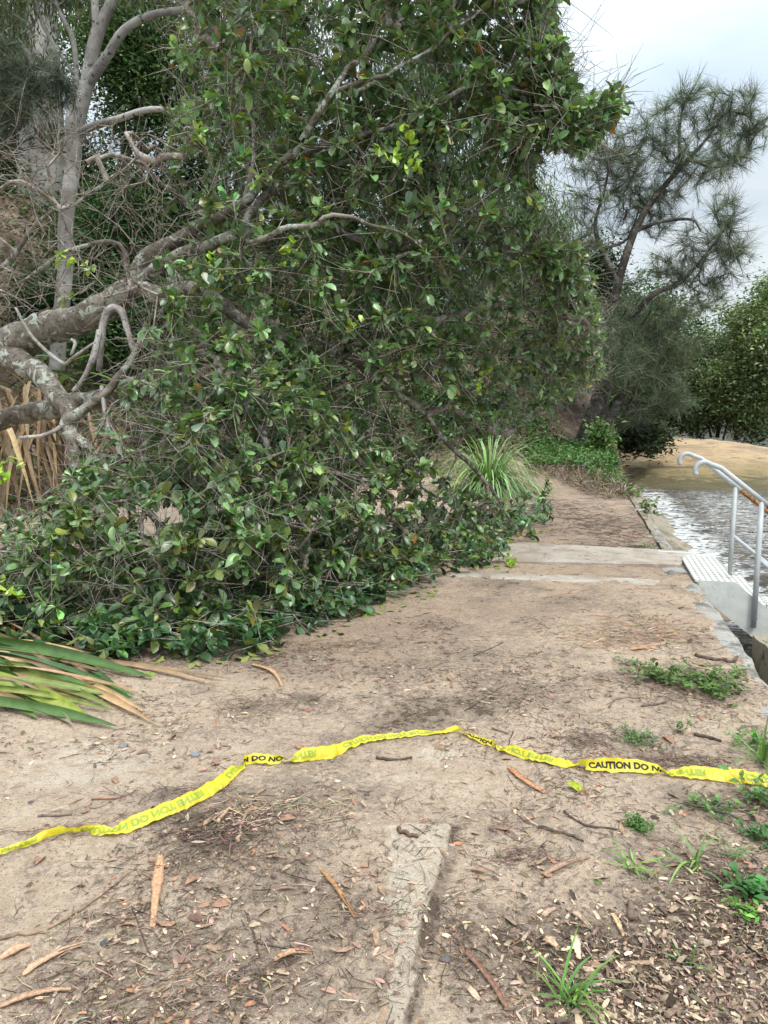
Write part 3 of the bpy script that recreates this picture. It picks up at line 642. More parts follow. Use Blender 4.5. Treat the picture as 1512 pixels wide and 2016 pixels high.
# pale broken stubs
for st_ in ([(195, 730, 6.5, .025), (200, 665, 6.45, .032), (205, 630, 6.45, .034), (218, 607, 6.45, .034), (238, 612, 6.45, .03), (248, 640, 6.4, .026), (262, 690, 6.35, .02)],
            [(145, 770, 6.4, .02), (165, 745, 6.35, .022), (185, 700, 6.3, .028), (196, 650, 6.3, .024)], [(30, 605, 6.7, .010), (58, 655, 6.7, .014), (90, 690, 6.6, .016), (128, 718, 6.5, .016)], [(128, 718, 6.5, .015), (150, 700, 6.4, .016), (190, 672, 6.4, .010)], [(140, 700, 6.4, .012), (148, 676, 6.4, .015), (140, 668, 6.4, .013)],
            [(40, 862, 6.3, .014), (90, 856, 6.2, .017), (128, 835, 6.3, .02)], [(200, 760, 6.3, .018), (208, 820, 6.2, .018), (220, 860, 6.1, .015), (250, 920, 6.0, .012)], [(360, 695, 6.4, .014), (440, 668, 6.4, .016), (550, 640, 6.5, .012)]):
    pts = catmull(np.array([P(*a[:3]) for a in st_]), 5); rad = np.interp(np.linspace(0, 1, len(pts)), np.linspace(0, 1, len(st_)), [a[3] for a in st_])
    mb = MB(); tube(mb, pts, rad, 8, rough=.08); mb.build('broken_branch', M_PALE, ft, off=froot)

def inpoly(poly, x, y):
    c = np.zeros(len(x), bool); n = len(poly); j = n - 1
    for i in range(n):
        xi, yi = poly[i]; xj, yj = poly[j]
        c ^= ((yi > y) != (yj > y)) & (x < (xj - xi) * (y - yi) / (yj - yi + 1e-9) + xi); j = i
    return c
MAIN = [(400, -220), (1040, -220), (1060, 0), (1095, 90), (1120, 190), (1180, 215), (1135, 290), (1060, 300), (1045, 390), (1080, 470), (1140, 500), (1165, 620), (1180, 690), (1190, 750), (1120, 800), (1040, 830), (1000, 860), (890, 850), (860, 900), (880, 960), (1000, 985), (1085, 1015), (1065, 1060),
        (960, 1100), (750, 1185), (600, 1240), (480, 1295), (330, 1305), (150, 1290), (0, 1240), (-150, 1230), (-150, 1080), (0, 1030), (110, 980), (190, 860), (260, 700), (310, 560), (350, 400), (320, 200)]
CP = np.array([(-150, 1270), (0, 1275), (200, 1300), (480, 1290), (600, 1250), (750, 1190), (900, 1130), (1000, 1095), (1085, 1025), (1250, 960)]); CD = np.array([G(a, b)[1] for a, b in CP])
def front(px, py):
    c = np.interp(px, CP[:, 0], CD); a = sstep(1050, 350, py); return c * (1 - a) + 6.0 * a + .25 * (1 - a) * sstep(1250, 900, py)
def sample(n, poly, thick=2.6, pw=1.2, box_=None, w_=None):
    o = []
    xs_ = [a for a, _ in poly]; ys_ = [b for _, b in poly]
    while len(o) < n:
        px = rng.uniform(min(xs_), max(xs_), 4000); py = rng.uniform(min(ys_), max(ys_), 4000); k = inpoly(poly, px, py); px = px[k]; py = py[k]
        if w_ is not None: k = rng.random(len(px)) < w_(px, py); px = px[k]; py = py[k]
        Y = front(px, py) + thick * rng.random(len(px)) ** pw
        for a, b, c in zip(px, py, Y):
            q = P(a, b, c)
            g = Hs(q[0], q[1])
            if q[2] < g + .03: 
                if q[2] < g - .8: continue
                q[2] = g + .03 + abs(rng.normal()) * .12
            o.append((q, a, b))
            if len(o) >= n: break
    return o
def wmain(px, py):
    w_ = np.ones_like(px); w_ *= np.where((px < 520) & (py < 620), .7, 1.0); cl_ = fbm(px / 100, py / 100, 1.3, 2, 4); return w_ * np.clip(.35 + (cl_ - .3) * 3.2, .15, 1) * np.where(py > 950, 1.0, .95)
tg = sample(6400, MAIN, w_=wmain)
BARE_P = [(-80, 230), (330, 250), (360, 420), (320, 600), (200, 600), (-80, 640)]
tg += sample(420, [(1060, 470), (1140, 480), (1170, 560), (1190, 690), (1180, 730), (1120, 790), (1060, 830)], thick=2.0) + sample(90, [(1110, 180), (1180, 200), (1225, 165), (1228, 215), (1160, 300), (1110, 290)], thick=1.0) + sample(60, [(560, -60), (1080, -60), (1130, 60), (1060, 60)], thick=1.0) + sample(260, [(1050, -40), (1100, 60), (1130, 180), (1160, 270), (1080, 300), (1030, 200)], thick=1.5)
tb = sample(250, BARE_P, thick=1.4)
T.grow([x[0] for x in tb], step=.12, wig=.02, sag=.05)
nb = len(T.tips)
T.grow([x[0] for x in tg], step=.15, wig=.022)
rr = T.radii(.0030, .44, .05)
mb = MB(); T.emit(mb, rr)
# extra fine bare twiglets sprouting everywhere on the grown branches
cand = np.array([i for i in range(T.n) if T.par[i] >= 0 and not T.fix[i]]); pick = rng.choice(cand, 15000); A = T.p[pick]; D = T.d[pick] + rng.normal(size=(len(pick), 3)) * .8; D /= np.linalg.norm(D, axis=1, keepdims=True)
ln_ = rng.uniform(.08, .3, (len(pick), 1)); B = A + D * ln_; D2 = D + rng.normal(size=D.shape) * .4; C2 = B + D2 * ln_ * .6
segs(mb, A, B, np.full(len(A), .0028), np.full(len(A), .0022)); segs(mb, B, C2, np.full(len(A), .0022), np.full(len(A), .0014))
mb.build('twigs', M_TWIG, ft, off=froot)
# leaves in loose rosettes at the twig ends
tips = np.array(T.tips); tipP = T.p[tips]; tipD = T.d[tips]
spx = 756 + FPX * tipP[:, 0] / (tipP[:, 1] * math.cos(PITCH) - (tipP[:, 2] - CAMZ) * math.sin(PITCH))
vz = (tipP[:, 2] - CAMZ) * math.cos(PITCH) + tipP[:, 1] * math.sin(PITCH); vd = tipP[:, 1] * math.cos(PITCH) - (tipP[:, 2] - CAMZ) * math.sin(PITCH); spy = 1008 - FPX * vz / vd
leafy = np.ones(len(tips)); leafy[:nb] = .03; leafy = np.where((spx < 560) & (spy < 640), leafy * .75, leafy); leafy = np.where((spx < 330) & (spy < 900), leafy * .35, leafy)
keep = rng.random(len(tips)) < leafy; tp_, td_ = tipP[keep], tipD[keep]
def rosettes(mb, P0, D0, nmin, nmax, size, basec, spread=(.5, 1.35), droop=.25, tmpl=LEAF_BIG, cvar=.35, along=.10, up_bias=.2):
    cnt = rng.integers(nmin, nmax + 1, len(P0)); idx = np.repeat(np.arange(len(P0)), cnt); n = len(idx)
    d = D0[idx]; rv = rng.normal(size=(n, 3)); perp = rv - d * (rv * d).sum(1, keepdims=True); perp /= np.linalg.norm(perp, axis=1, keepdims=True) + 1e-9
    a = rng.uniform(*spread, n)[:, None]; L_ = d * np.cos(a) + perp * np.sin(a); L_[:, 2] += up_bias - droop * rng.random(n); pos = P0[idx] - d * rng.random((n, 1)) * along
    M = frames(L_, jit=.45); S = size * rng.uniform(.45, 1.25, n); grp = np.exp(rng.normal(size=len(P0)) * .36)[idx]
    c = vary(basec, n, cvar * .6, .10) * grp[:, None]
    ty = rng.random(n); c = np.where((ty < .10)[:, None], vary((.13, .17, .03), n, .25), c); c = np.where((ty > .994)[:, None], vary((.28, .13, .03), n, .2), c)
    # whole yellow-green sprays
    gs = (rng.random(len(P0)) < .09)[idx]; c = np.where((gs & (rng.random(n) < .7))[:, None], vary((.15, .20, .045), n, .25), c)
    ch = rng.integers(0, len(tmpl), n)
    for k in range(len(tmpl)):
        m = ch == k
        if m.any(): scatter(mb, tmpl[k][0], tmpl[k][1], pos[m], M[m], S[m], c[m])
mb = MB(); GREEN = (.108, .190, .082)
rosettes(mb, tp_, td_, 6, 11, .092, GREEN)
sub = cand[(rr[cand] < .006)]; pk = rng.choice(sub, 5200); sx = 756 + FPX * T.p[pk][:, 0] / T.p[pk][:, 1]; okk = sx > 420; zz_ = T.p[pk][:, 2]; okk |= zz_ < 1.1; pk = pk[okk]
rosettes(mb, T.p[pk], T.d[pk], 2, 5, .082, GREEN, spread=(.7, 1.6))
mb.build('foliage', M_LEAF, ft, off=froot)
# low sprays pressed on the ground along the front of the crown
n = 520; px = rng.uniform(-60, 1085, n); py = np.interp(px, CP[:, 0], CP[:, 1]) - rng.uniform(-14, 75, n) ** 1.0
gp = np.array([on_ground(a, b) for a, b in zip(px, py)]); gp[:, 2] += rng.uniform(.03, .22, n); gd = np.stack([rng.normal(size=n) * .7 + .2, -np.abs(rng.normal(size=n)) * .8, rng.uniform(-.2, .5, n)], 1); gd /= np.linalg.norm(gd, axis=1, keepdims=True)
mb = MB(); rosettes(mb, gp, gd, 6, 10, .09, (.045, .105, .045), up_bias=.25); mb.build('foliage', M_LEAF, ft, off=froot)
mb = MB(); segs(mb, gp - gd * .3, gp, np.full(n, .004), np.full(n, .0025)); mb.build('twigs', M_TWIG, ft, off=froot)
# lime fresh shoots
for (px, py, Y) in ((560, 492, 5.8), (100, 510, 6.4), (170, 520, 6.4), (760, 300, 5.8), (800, 265, 5.8), (815, 310, 5.8), (390, 262, 6.2), (8, 920, 5.2), (30, 1165, 4.8), (1000, 1105, 7.4), (1010, 1125, 7.2), (10, 955, 5.2), (700, 640, 6), (960, 740, 7), (420, 515, 6.0)):
    c0 = P(px, py, Y); k = 5; pos = c0 + rng.normal(size=(k, 3)) * .045; dd = rng.normal(size=(k, 3)); dd /= np.linalg.norm(dd, axis=1, keepdims=True)
    mb = MB(); cnt = 4; idx = np.repeat(np.arange(k), cnt); L_ = dd[idx] + rng.normal(size=(k * cnt, 3)) * .6; scatter(mb, *LEAF_BIG[1], pos[idx], frames(L_), rng.uniform(.04, .08, k * cnt), vary((.30, .46, .05), k * cnt, .2, .08))
    tag(mb.build('fresh_shoot', M_LEAF, ft, off=froot), 'fresh lime green shoot')

# ------------------------------------------------------------------ other trees
def spheres(lst): return [(P(a, b, Y), r * Y / FPX) for a, b, Y, r in lst]
def in_spheres(sp, n, zsq=.9):
    w_ = np.array([r ** 2.2 for _, r in sp]); w_ /= w_.sum(); k = rng.choice(len(sp), n, p=w_); v = rng.normal(size=(n, 3)); v /= np.linalg.norm(v, axis=1, keepdims=True)
    v *= (rng.random((n, 1)) ** .45); return np.array([sp[a][0] + v[i] * sp[a][1] for i, a in enumerate(k)])
def make_tree(name, label, cat, trunks, sp, nt_, kind, basec, mat_b, group=None, leafn=10, leafs=.12, tip=.006, tstep=.35, mat_l=None, base=None, spreadr=.25, foliage_name='crown'):
    tr0 = trunks[0]; base = np.array(P(*tr0[0][:3])) if base is None else base
    root = thing(name, label, cat, tuple(base), group); T = Tree(40000)
    for q_, lb in enumerate(trunks):
        pts = catmull(np.array([P(*a[:3]) for a in lb]), 5); rad = np.interp(np.linspace(0, 1, len(pts)), np.linspace(0, 1, len(lb)), [a[3] for a in lb])
        T.limb(pts, tstep); mb = MB(); tube(mb, pts, rad, 12 if rad[0] > .15 else 7, rough=.05); mb.build('trunk' if q_ == 0 else 'branch', mat_b, root, off=base)
    T.grow(in_spheres(sp, nt_), step=tstep, wig=tstep * .12); r = T.radii(tip, .42, .12)
    mb = MB(); T.emit(mb, r, 3, 4, .02); mb.build('twigs', mat_b, root, off=base)
    tips = np.array(T.tips); P0 = T.p[tips]; D0 = T.d[tips]; n = len(P0) * leafn; idx = np.repeat(np.arange(len(P0)), leafn)
    gl = np.exp(rng.normal(size=len(P0)) * .30)[idx][:, None]; mb = MB()
    if kind == 'needle':
        dn = D0 + np.array([0, 0, .0]); dn /= np.linalg.norm(dn, axis=1, keepdims=True)
        L_ = dn[idx] * .9 + rng.normal(size=(n, 3)) * spreadr + [0, 0, .35 if spreadr < .25 else .1]; pos = P0[idx] - D0[idx] * rng.random((n, 1)) * leafs * 1.3; M = frames(L_, jit=1.5); S = leafs * rng.uniform(.6, 1.3, n)
        tv_ = NEEDLE[0].copy(); tv_[:, 1] *= .017; scatter(mb, tv_, NEEDLE[1], pos, M, S, vary(basec, n, .2, .08) * gl)
    elif kind == 'gum':
        pos = P0[idx] + rng.normal(size=(n, 3)) * spreadr * np.array([1, 1, .9]); L_ = rng.normal(size=(n, 3)) * .5; L_[:, 2] -= 1.0
        scatter(mb, *LEAF_GUM, pos, frames(L_, up=rng.normal(size=(n, 3)), jit=.3), leafs * rng.uniform(.6, 1.25, n), vary(basec, n, .3, .1) * gl)
    else:
        pos = P0[idx] + rng.normal(size=(n, 3)) * spreadr; L_ = rng.normal(size=(n, 3)); L_[:, 2] *= .5
        scatter(mb, *LEAF_SMALL, pos, frames(L_, jit=.5), leafs * rng.uniform(.6, 1.25, n), vary(basec, n, .3, .1) * gl)
    mb.build(foliage_name, mat_l or M_DULL, root, off=base); return root

CASC = (.125, .150, .118)
# the tall casuarina by the rock shelf
make_tree('casuarina_tree', 'tall wispy casuarina leaning over the rock shelf with a dark forked trunk', 'tree',
  [[(1146, 882, 21, .30), (1172, 815, 20.8, .27), (1192, 740, 20.6, .21), (1203, 650, 20.5, .145), (1216, 560, 20.4, .12), (1250, 455, 20.3, .09), (1292, 385, 20.2, .07), (1345, 325, 20, .06), (1390, 275, 20, .035), (1425, 225, 20, .02)],
   [(1216, 558, 20.4, .09), (1184, 490, 20.3, .075), (1172, 440, 20, .05), (1190, 375, 19.8, .035), (1205, 300, 19.7, .02)],
   [(1250, 455, 20.3, .06), (1300, 437, 20, .045), (1360, 432, 19.6, .035), (1380, 455, 19.4, .02)],
   [(1203, 655, 20.5, .10), (1255, 610, 20, .09), (1290, 577, 19.7, .075), (1340, 555, 19.5, .055), (1390, 500, 19.2, .035), (1435, 440, 19, .02)],
   [(1340, 330, 20, .05), (1337, 270, 20.2, .035), (1345, 200, 20.4, .02)], [(1360, 315, 20, .04), (1410, 330, 20.6, .03), (1470, 305, 21, .015)],
   [(1184, 490, 20.3, .05), (1235, 470, 21, .035), (1262, 400, 21.5, .02)]],
  spheres([(1345, 215, 20.3, 55), (1400, 225, 20, 60), (1455, 235, 20.5, 55), (1480, 280, 21, 35), (1290, 250, 20, 50), (1430, 310, 20.5, 45), (1330, 300, 20, 55), (1180, 300, 19.8, 50), (1225, 290, 20, 45), (1160, 400, 20, 40), (1205, 370, 20.5, 50), (1260, 360, 21.5, 50), (1290, 430, 21, 45),
           (1430, 420, 19, 50), (1400, 480, 19.2, 50), (1450, 480, 19.5, 40), (1380, 540, 19.5, 50), (1440, 545, 19.5, 35), (1320, 530, 19.7, 35), (1150, 330, 20, 30), (1230, 430, 21, 40), (1380, 345, 20, 50), (1300, 375, 20.5, 45), (1240, 320, 20, 45), (1340, 480, 19.6, 35), (1150, 475, 20, 35), (1130, 385, 20, 25), (1290, 525, 19.8, 30), (1250, 570, 20, 30), (1390, 590, 19.5, 40), (1440, 500, 19.3, 45), (1490, 250, 20.8, 25)]),
  900, 'needle', CASC, M_CAS, leafn=34, leafs=.42, tip=.0045, spreadr=.34, mat_l=M_NEEDLE)
make_tree('casuarina_tree', 'low drooping casuarina with grey green needles behind the leaning trunks', 'tree',
  [[(1180, 880, 20.6, .16), (1215, 800, 22.6, .14), (1255, 735, 22.8, .11), (1300, 670, 23, .08), (1320, 600, 23, .04)], [(1215, 800, 22.6, .06), (1250, 790, 22, .05), (1300, 800, 21.5, .03)], [(1255, 735, 22.8, .06), (1300, 750, 22, .04), (1340, 790, 21.6, .02)]],
  spheres([(1190, 700, 19.6, 45), (1180, 650, 19.8, 40), (1225, 730, 19.6, 45), (1215, 620, 20, 40), (1250, 690, 20, 40), (1300, 600, 21, 40), (1200, 660, 23, 55), (1250, 660, 23, 50), (1300, 640, 23, 55), (1345, 620, 23, 35), (1240, 720, 22.8, 55), (1310, 710, 22.6, 55), (1280, 780, 22, 50), (1330, 780, 21.8, 45), (1200, 740, 23, 50), (1240, 820, 21.8, 35), (1160, 620, 23.5, 45), (1350, 690, 22.4, 40), (1170, 700, 24, 50)]),
  900, 'needle', (.12, .15, .11), M_CAS, leafn=26, leafs=.42, spreadr=.45, mat_l=M_NEEDLE)
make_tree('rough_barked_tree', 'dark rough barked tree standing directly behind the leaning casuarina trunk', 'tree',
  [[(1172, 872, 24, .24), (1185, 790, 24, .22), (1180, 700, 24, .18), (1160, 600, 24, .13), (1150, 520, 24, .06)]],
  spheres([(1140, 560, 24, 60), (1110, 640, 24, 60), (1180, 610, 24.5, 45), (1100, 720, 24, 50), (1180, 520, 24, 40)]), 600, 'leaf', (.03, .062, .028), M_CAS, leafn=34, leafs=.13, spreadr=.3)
# mangroves across the water
MG = 'mangrove trees across the water'
for k, (px, by, Y, top, r, c, lab) in enumerate((
    (1360, 858, 46, 720, 55, (.10, .125, .075), 'low bushy mangrove nearest the end of the sandstone shelf'),
    (1412, 862, 44, 655, 70, (.105, .145, .080), 'mid sized olive mangrove second from the shelf across the water'),
    (1480, 866, 41, 575, 85, (.13, .175, .085), 'tall yellow green mangrove at the right across the dark water'),
    (1560, 874, 38, 520, 90, (.125, .17, .085), 'tallest mangrove at the far right edge over the dark water'),
    (1300, 852, 52, 665, 65, (.10, .13, .07), 'shaded mangrove tree behind the low casuarina at the creek'))):
    tr = [[(px, by, Y, .12), (px + 8, by - 60, Y, .09), (px - 5, (by + top) / 2, Y, .06), (px + 10, top + 40, Y, .03)], [(px - 35, by, Y - 1, .07), (px - 20, by - 50, Y - .5, .06), (px - 30, by - 120, Y, .03)], [(px + 40, by + 3, Y - 1, .07), (px + 28, by - 60, Y, .05), (px + 45, by - 130, Y, .03)], [(px + 12, by + 3, Y - 2, .06), (px + 22, by - 50, Y - 1, .05), (px + 15, by - 110, Y, .03)]]
    sp = []; h_ = by - top
    for q_ in range(30):
        v = rng.random(); sp.append((px + rng.uniform(-1, 1) * r * (1.15 - .6 * v ** 2), by - 30 - (h_ - 46) * v * rng.uniform(.8, 1.12), Y + rng.uniform(-4, 3), rng.uniform(.14, .34) * r))
    make_tree('mangrove_tree', lab, 'mangrove', tr, spheres(sp), 620, 'leaf', c, M_MANG, MG, leafn=34, leafs=.20, spreadr=.42, tstep=.5, tip=.012)
# gum and bush trees behind the fallen crown
make_tree('spotted_gum_tree', 'slender pale gum with blotched bark leaning behind the fallen trunk at left', 'gum tree',
  [[(112, 740, 13, .14), (118, 640, 13, .135), (128, 540, 13, .13), (130, 440, 13, .13), (142, 340, 13, .125), (152, 250, 13, .12), (172, 160, 13, .115), (190, 70, 13, .11), (225, -10, 13, .08), (260, -120, 13, .05)],
   [(140, 350, 13, .09), (133, 290, 13, .07), (140, 210, 13, .055), (150, 160, 13.2, .05), (144, 80, 13.3, .045), (112, 10, 13.3, .03), (90, -80, 13.3, .02)],
   [(172, 165, 13, .09), (205, 120, 12.8, .08), (245, 60, 12.6, .07), (300, 30, 12.5, .06), (380, 15, 12.4, .05), (460, -10, 12.4, .03)],
   [(160, 262, 13, .07), (180, 250, 12.7, .065), (230, 235, 12.4, .055), (300, 215, 12.2, .045), (380, 225, 12, .03), (450, 240, 12, .015)],
   [(190, 80, 13, .07), (187, 0, 13, .06), (186, -100, 13, .05)], [(148, 150, 13.2, .03), (90, 60, 13.4, .025), (65, -20, 13.5, .018)]],
  spheres([(60, -80, 13.4, 110), (190, -130, 13.5, 110), (330, -70, 12.8, 90), (440, -20, 12.5, 60), (0, 40, 13.6, 60), (420, 250, 12.2, 40), (560, -80, 13, 90)]), 420, 'gum', (.10, .125, .075), M_GUM, leafn=26, leafs=.15, spreadr=.22)
make_tree('large_gum_tree', 'massive pale grey gum trunk standing tall at the far left', 'gum tree',
  [[(100, 690, 18.5, .46), (98, 560, 18.5, .42), (96, 400, 18.5, .40), (92, 250, 18.5, .38), (85, 100, 18.5, .36), (80, -40, 18.5, .32), (76, -220, 18.5, .24)],
   [(65, 650, 18.9, .24), (55, 450, 19, .22), (50, 300, 19, .20), (42, 120, 19, .17), (38, -60, 19, .13)], [(90, 150, 18.5, .12), (40, 90, 18.2, .09), (-10, 20, 18, .05)]],
  spheres([(60, -120, 19, 120), (170, 10, 20, 80), (-40, 0, 18, 90), (-20, 130, 18.5, 60), (20, 60, 19.5, 70), (240, 40, 21, 70), (200, 100, 21, 40)]), 520, 'gum', (.085, .11, .065), M_GUM, leafn=26, leafs=.2, spreadr=.35)
make_tree('dark_leafy_tree', 'thin dark trunked tree with dense small leaves against the sky at far left', 'tree',
  [[(28, 660, 20, .13), (24, 520, 20, .12), (18, 400, 20, .11), (24, 300, 20, .08), (30, 200, 20, .04)]], spheres([(-10, 270, 20, 60), (40, 330, 20.5, 45), (-30, 380, 20, 50), (60, 430, 21, 30), (-20, 500, 20, 40), (180, 330, 21, 60), (170, 430, 21.5, 55), (80, 500, 21, 45)]), 520, 'leaf', (.045, .075, .045), M_CAS, leafn=34, leafs=.12, spreadr=.28)
make_tree('casuarina_tree', 'dusky casuarina sweeping its needle branches over the upper left corner', 'tree',
  [[(-260, 900, 12, .16), (-220, 600, 12, .14), (-160, 350, 11.8, .11), (-60, 230, 11.6, .07), (40, 190, 11.5, .04), (120, 170, 11.5, .02)], [(-160, 350, 11.8, .06), (-40, 330, 11.4, .04), (60, 290, 11.2, .025), (130, 300, 11.2, .012)]],
  spheres([(20, 170, 11.5, 55), (90, 160, 11.5, 50), (60, 230, 11.3, 45), (130, 190, 11.5, 30), (-40, 220, 11.7, 70), (-20, 120, 11.6, 55), (110, 265, 11.2, 30), (10, 290, 11.3, 30)]), 480, 'needle', (.08, .10, .08), M_CAS, leafn=30, leafs=.26, spreadr=.4, mat_l=M_NEEDLE)
BT = 'bush trees on the bank behind the fallen crown'
for (px, by, Y, sp, c, kd, lab) in (
    (260, 620, 17, [(230, 90, 17, 70), (290, 130, 17, 70), (260, 210, 17, 60), (330, 200, 17.5, 60), (300, 30, 17, 60)], (.075, .13, .06), 'leaf', 'mid green bush tree between the slender gum and the crown top'),
    (330, 640, 18.5, [(300, 400, 18.5, 80), (220, 450, 18.5, 60), (260, 540, 18, 70), (350, 500, 18.5, 80), (380, 350, 19, 80), (420, 560, 18, 70), (200, 560, 17.5, 55), (180, 620, 17, 40)], (0.044, 0.093, 0.037), 'leaf', 'dark dense bush tree behind the lichened limbs'),
    (150, 700, 16, [(60, 560, 16.5, 45), (130, 600, 16, 50), (190, 500, 16.5, 55), (240, 600, 15.5, 55), (150, 440, 17, 45), (260, 420, 17, 60), (330, 620, 15, 55), (100, 680, 15, 40), (200, 690, 14.5, 45)], (0.061, 0.119, 0.051), 'leaf', 'dark green bush tree filling the gap behind the broken stubs'),
    (480, 660, 20, [(430, 80, 20, 90), (520, 150, 20, 90), (470, 250, 20, 90), (560, 50, 20, 90), (560, 300, 20, 90), (400, 180, 20, 60)], (0.085, 0.122, 0.075), 'gum', 'grey green gum seen through gaps at the top of the crown'),
    (660, 680, 22, [(620, 450, 22, 100), (560, 560, 22, 90), (700, 350, 22, 100), (760, 480, 22, 100), (660, 600, 22, 90), (760, 620, 22, 90)], (0.058, 0.105, 0.048), 'leaf', 'tree hidden behind the middle of the fallen crown'),
    (880, 700, 24, [(850, 200, 24, 100), (930, 300, 24, 90), (860, 380, 24, 100), (960, 430, 24, 80), (900, 520, 24, 90), (800, 100, 24, 100), (880, 620, 24, 90)], (0.068, 0.112, 0.058), 'gum', 'gum tree behind the right part of the crown'),
    (1030, 740, 28, [(1010, 440, 28, 60), (1060, 450, 28, 50), (1090, 470, 28, 35), (1040, 520, 28, 60), (1095, 540, 28, 45), (1000, 600, 28, 70), (1080, 620, 28, 60), (1120, 600, 28, 40), (1010, 370, 28, 40), (1090, 700, 28, 60), (1030, 720, 28, 50)], (0.102, 0.150, 0.082), 'gum', 'light grey green gum rising beside the crown edge against the sky'),
    (1220, 800, 44, [(1160, 640, 44, 50), (1220, 620, 44, 50), (1280, 620, 44, 50), (1230, 720, 44, 70), (1150, 730, 44, 60), (1330, 650, 46, 50), (1330, 740, 46, 60), (1240, 780, 44, 50), (1390, 700, 48, 45)], (0.068, 0.112, 0.058), 'leaf', 'distant shaded tree filling the gap under the low casuarina'),
    (1090, 790, 34, [(1060, 660, 34, 50), (1110, 700, 34, 50), (1050, 740, 34, 40), (1130, 760, 34, 35), (1090, 780, 34, 30)], (0.051, 0.093, 0.048), 'leaf', 'shaded tree at the end of the path behind the crown')):
    tr = [[(px, by, Y, .2), (px + 5, by - 150, Y, .17), (px - 8, (by + sp[0][1]) / 2, Y, .12), (sp[0][0], sp[0][1], Y, .05)], [(px + 5, by - 140, Y, .1), ((px + sp[-1][0]) / 2, (by - 140 + sp[-1][1]) / 2, Y, .07), (sp[-1][0], sp[-1][1], Y, .03)]]
    make_tree('bush_tree', lab, 'tree', tr, spheres(sp), 520, kd, c, M_GUM if kd == 'gum' else M_CAS, BT, leafn=40, leafs=.010 * Y if kd == 'gum' else .0062 * Y, spreadr=.018 * Y, tstep=.4, tip=.008)
# undergrowth shrubs on the bank and by the shelf
SH = 'low shrubs along the bank'
for (px, by, Y, sp, c, lab) in (
    (1170, 888, 19.5, [(1180, 850, 19.5, 7), (1186, 866, 19.5, 8), (1176, 878, 19.5, 6)], (.09, .155, .055), 'bright green leafy sapling at the foot of the leaning trunk'),
    (1255, 880, 23, [(1260, 850, 23, 20), (1290, 862, 23, 20), (1235, 868, 23, 18), (1275, 870, 22.5, 15)], (.055, .075, .045), 'dark twiggy shrub on the left end of the sandstone shelf'),
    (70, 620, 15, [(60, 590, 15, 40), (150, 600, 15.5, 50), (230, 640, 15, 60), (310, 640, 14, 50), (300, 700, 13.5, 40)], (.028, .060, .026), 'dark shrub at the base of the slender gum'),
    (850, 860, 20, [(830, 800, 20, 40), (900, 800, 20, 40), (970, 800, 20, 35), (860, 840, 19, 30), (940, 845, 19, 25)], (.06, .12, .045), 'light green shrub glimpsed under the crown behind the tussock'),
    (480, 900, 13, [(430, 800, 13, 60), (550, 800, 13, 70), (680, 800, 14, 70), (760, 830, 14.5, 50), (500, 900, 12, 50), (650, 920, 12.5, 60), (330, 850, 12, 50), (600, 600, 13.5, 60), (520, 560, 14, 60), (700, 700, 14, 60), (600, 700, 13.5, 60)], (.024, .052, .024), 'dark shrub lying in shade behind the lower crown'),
    (1225, 985, 12.6, [(1300, 1040, 10.6, 8)], (.06, .12, .04), '')):
    if not lab: continue
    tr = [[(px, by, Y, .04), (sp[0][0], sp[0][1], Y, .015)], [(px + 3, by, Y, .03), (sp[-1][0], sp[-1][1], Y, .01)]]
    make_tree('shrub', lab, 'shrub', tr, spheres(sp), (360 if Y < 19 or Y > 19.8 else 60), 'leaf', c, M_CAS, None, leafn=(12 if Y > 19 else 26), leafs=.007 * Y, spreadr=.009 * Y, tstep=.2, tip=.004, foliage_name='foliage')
# weeds rooted in the wall joint
for (px, py, n_, s_, lab) in ((1308, 1045, 60, .16, 'small yellowish weed rooted in the wall edge near the ledge'), (1322, 1078, 80, .17, 'leafy green weed hanging on the wall edge above the stairs'), (1268, 985, 40, .14, 'small weed where the wall meets the dry grass')):
    g = on_ground(px, py); g = np.array([E(g[1]) - .02, g[1], 0.0]); root = thing('wall_weed', lab, 'weed', tuple(g), 'weeds along the wall')
    k = 9; ti = np.stack([rng.normal(size=k) * s_ * .5 + .05, rng.normal(size=k) * s_ * 1.0, np.abs(rng.normal(size=k)) * s_ * .9 - .03], 1)
    mb = MB(); segs(mb, np.zeros((k, 3)), ti, np.full(k, .005), np.full(k, .003)); mb.build('stem', M_TWIG, root)
    mb = MB(); idx = rng.integers(0, k, n_); tt = rng.uniform(.4, 1.1, (n_, 1)); scatter(mb, *LEAF_SMALL, ti[idx] * tt, frames(rng.normal(size=(n_, 3)) * [1, 1, .5] + [0, 0, .2], jit=.4), rng.uniform(.05, .1, n_), vary((.09, .16, .04), n_, .25)); mb.build('foliage', M_DULL, root)

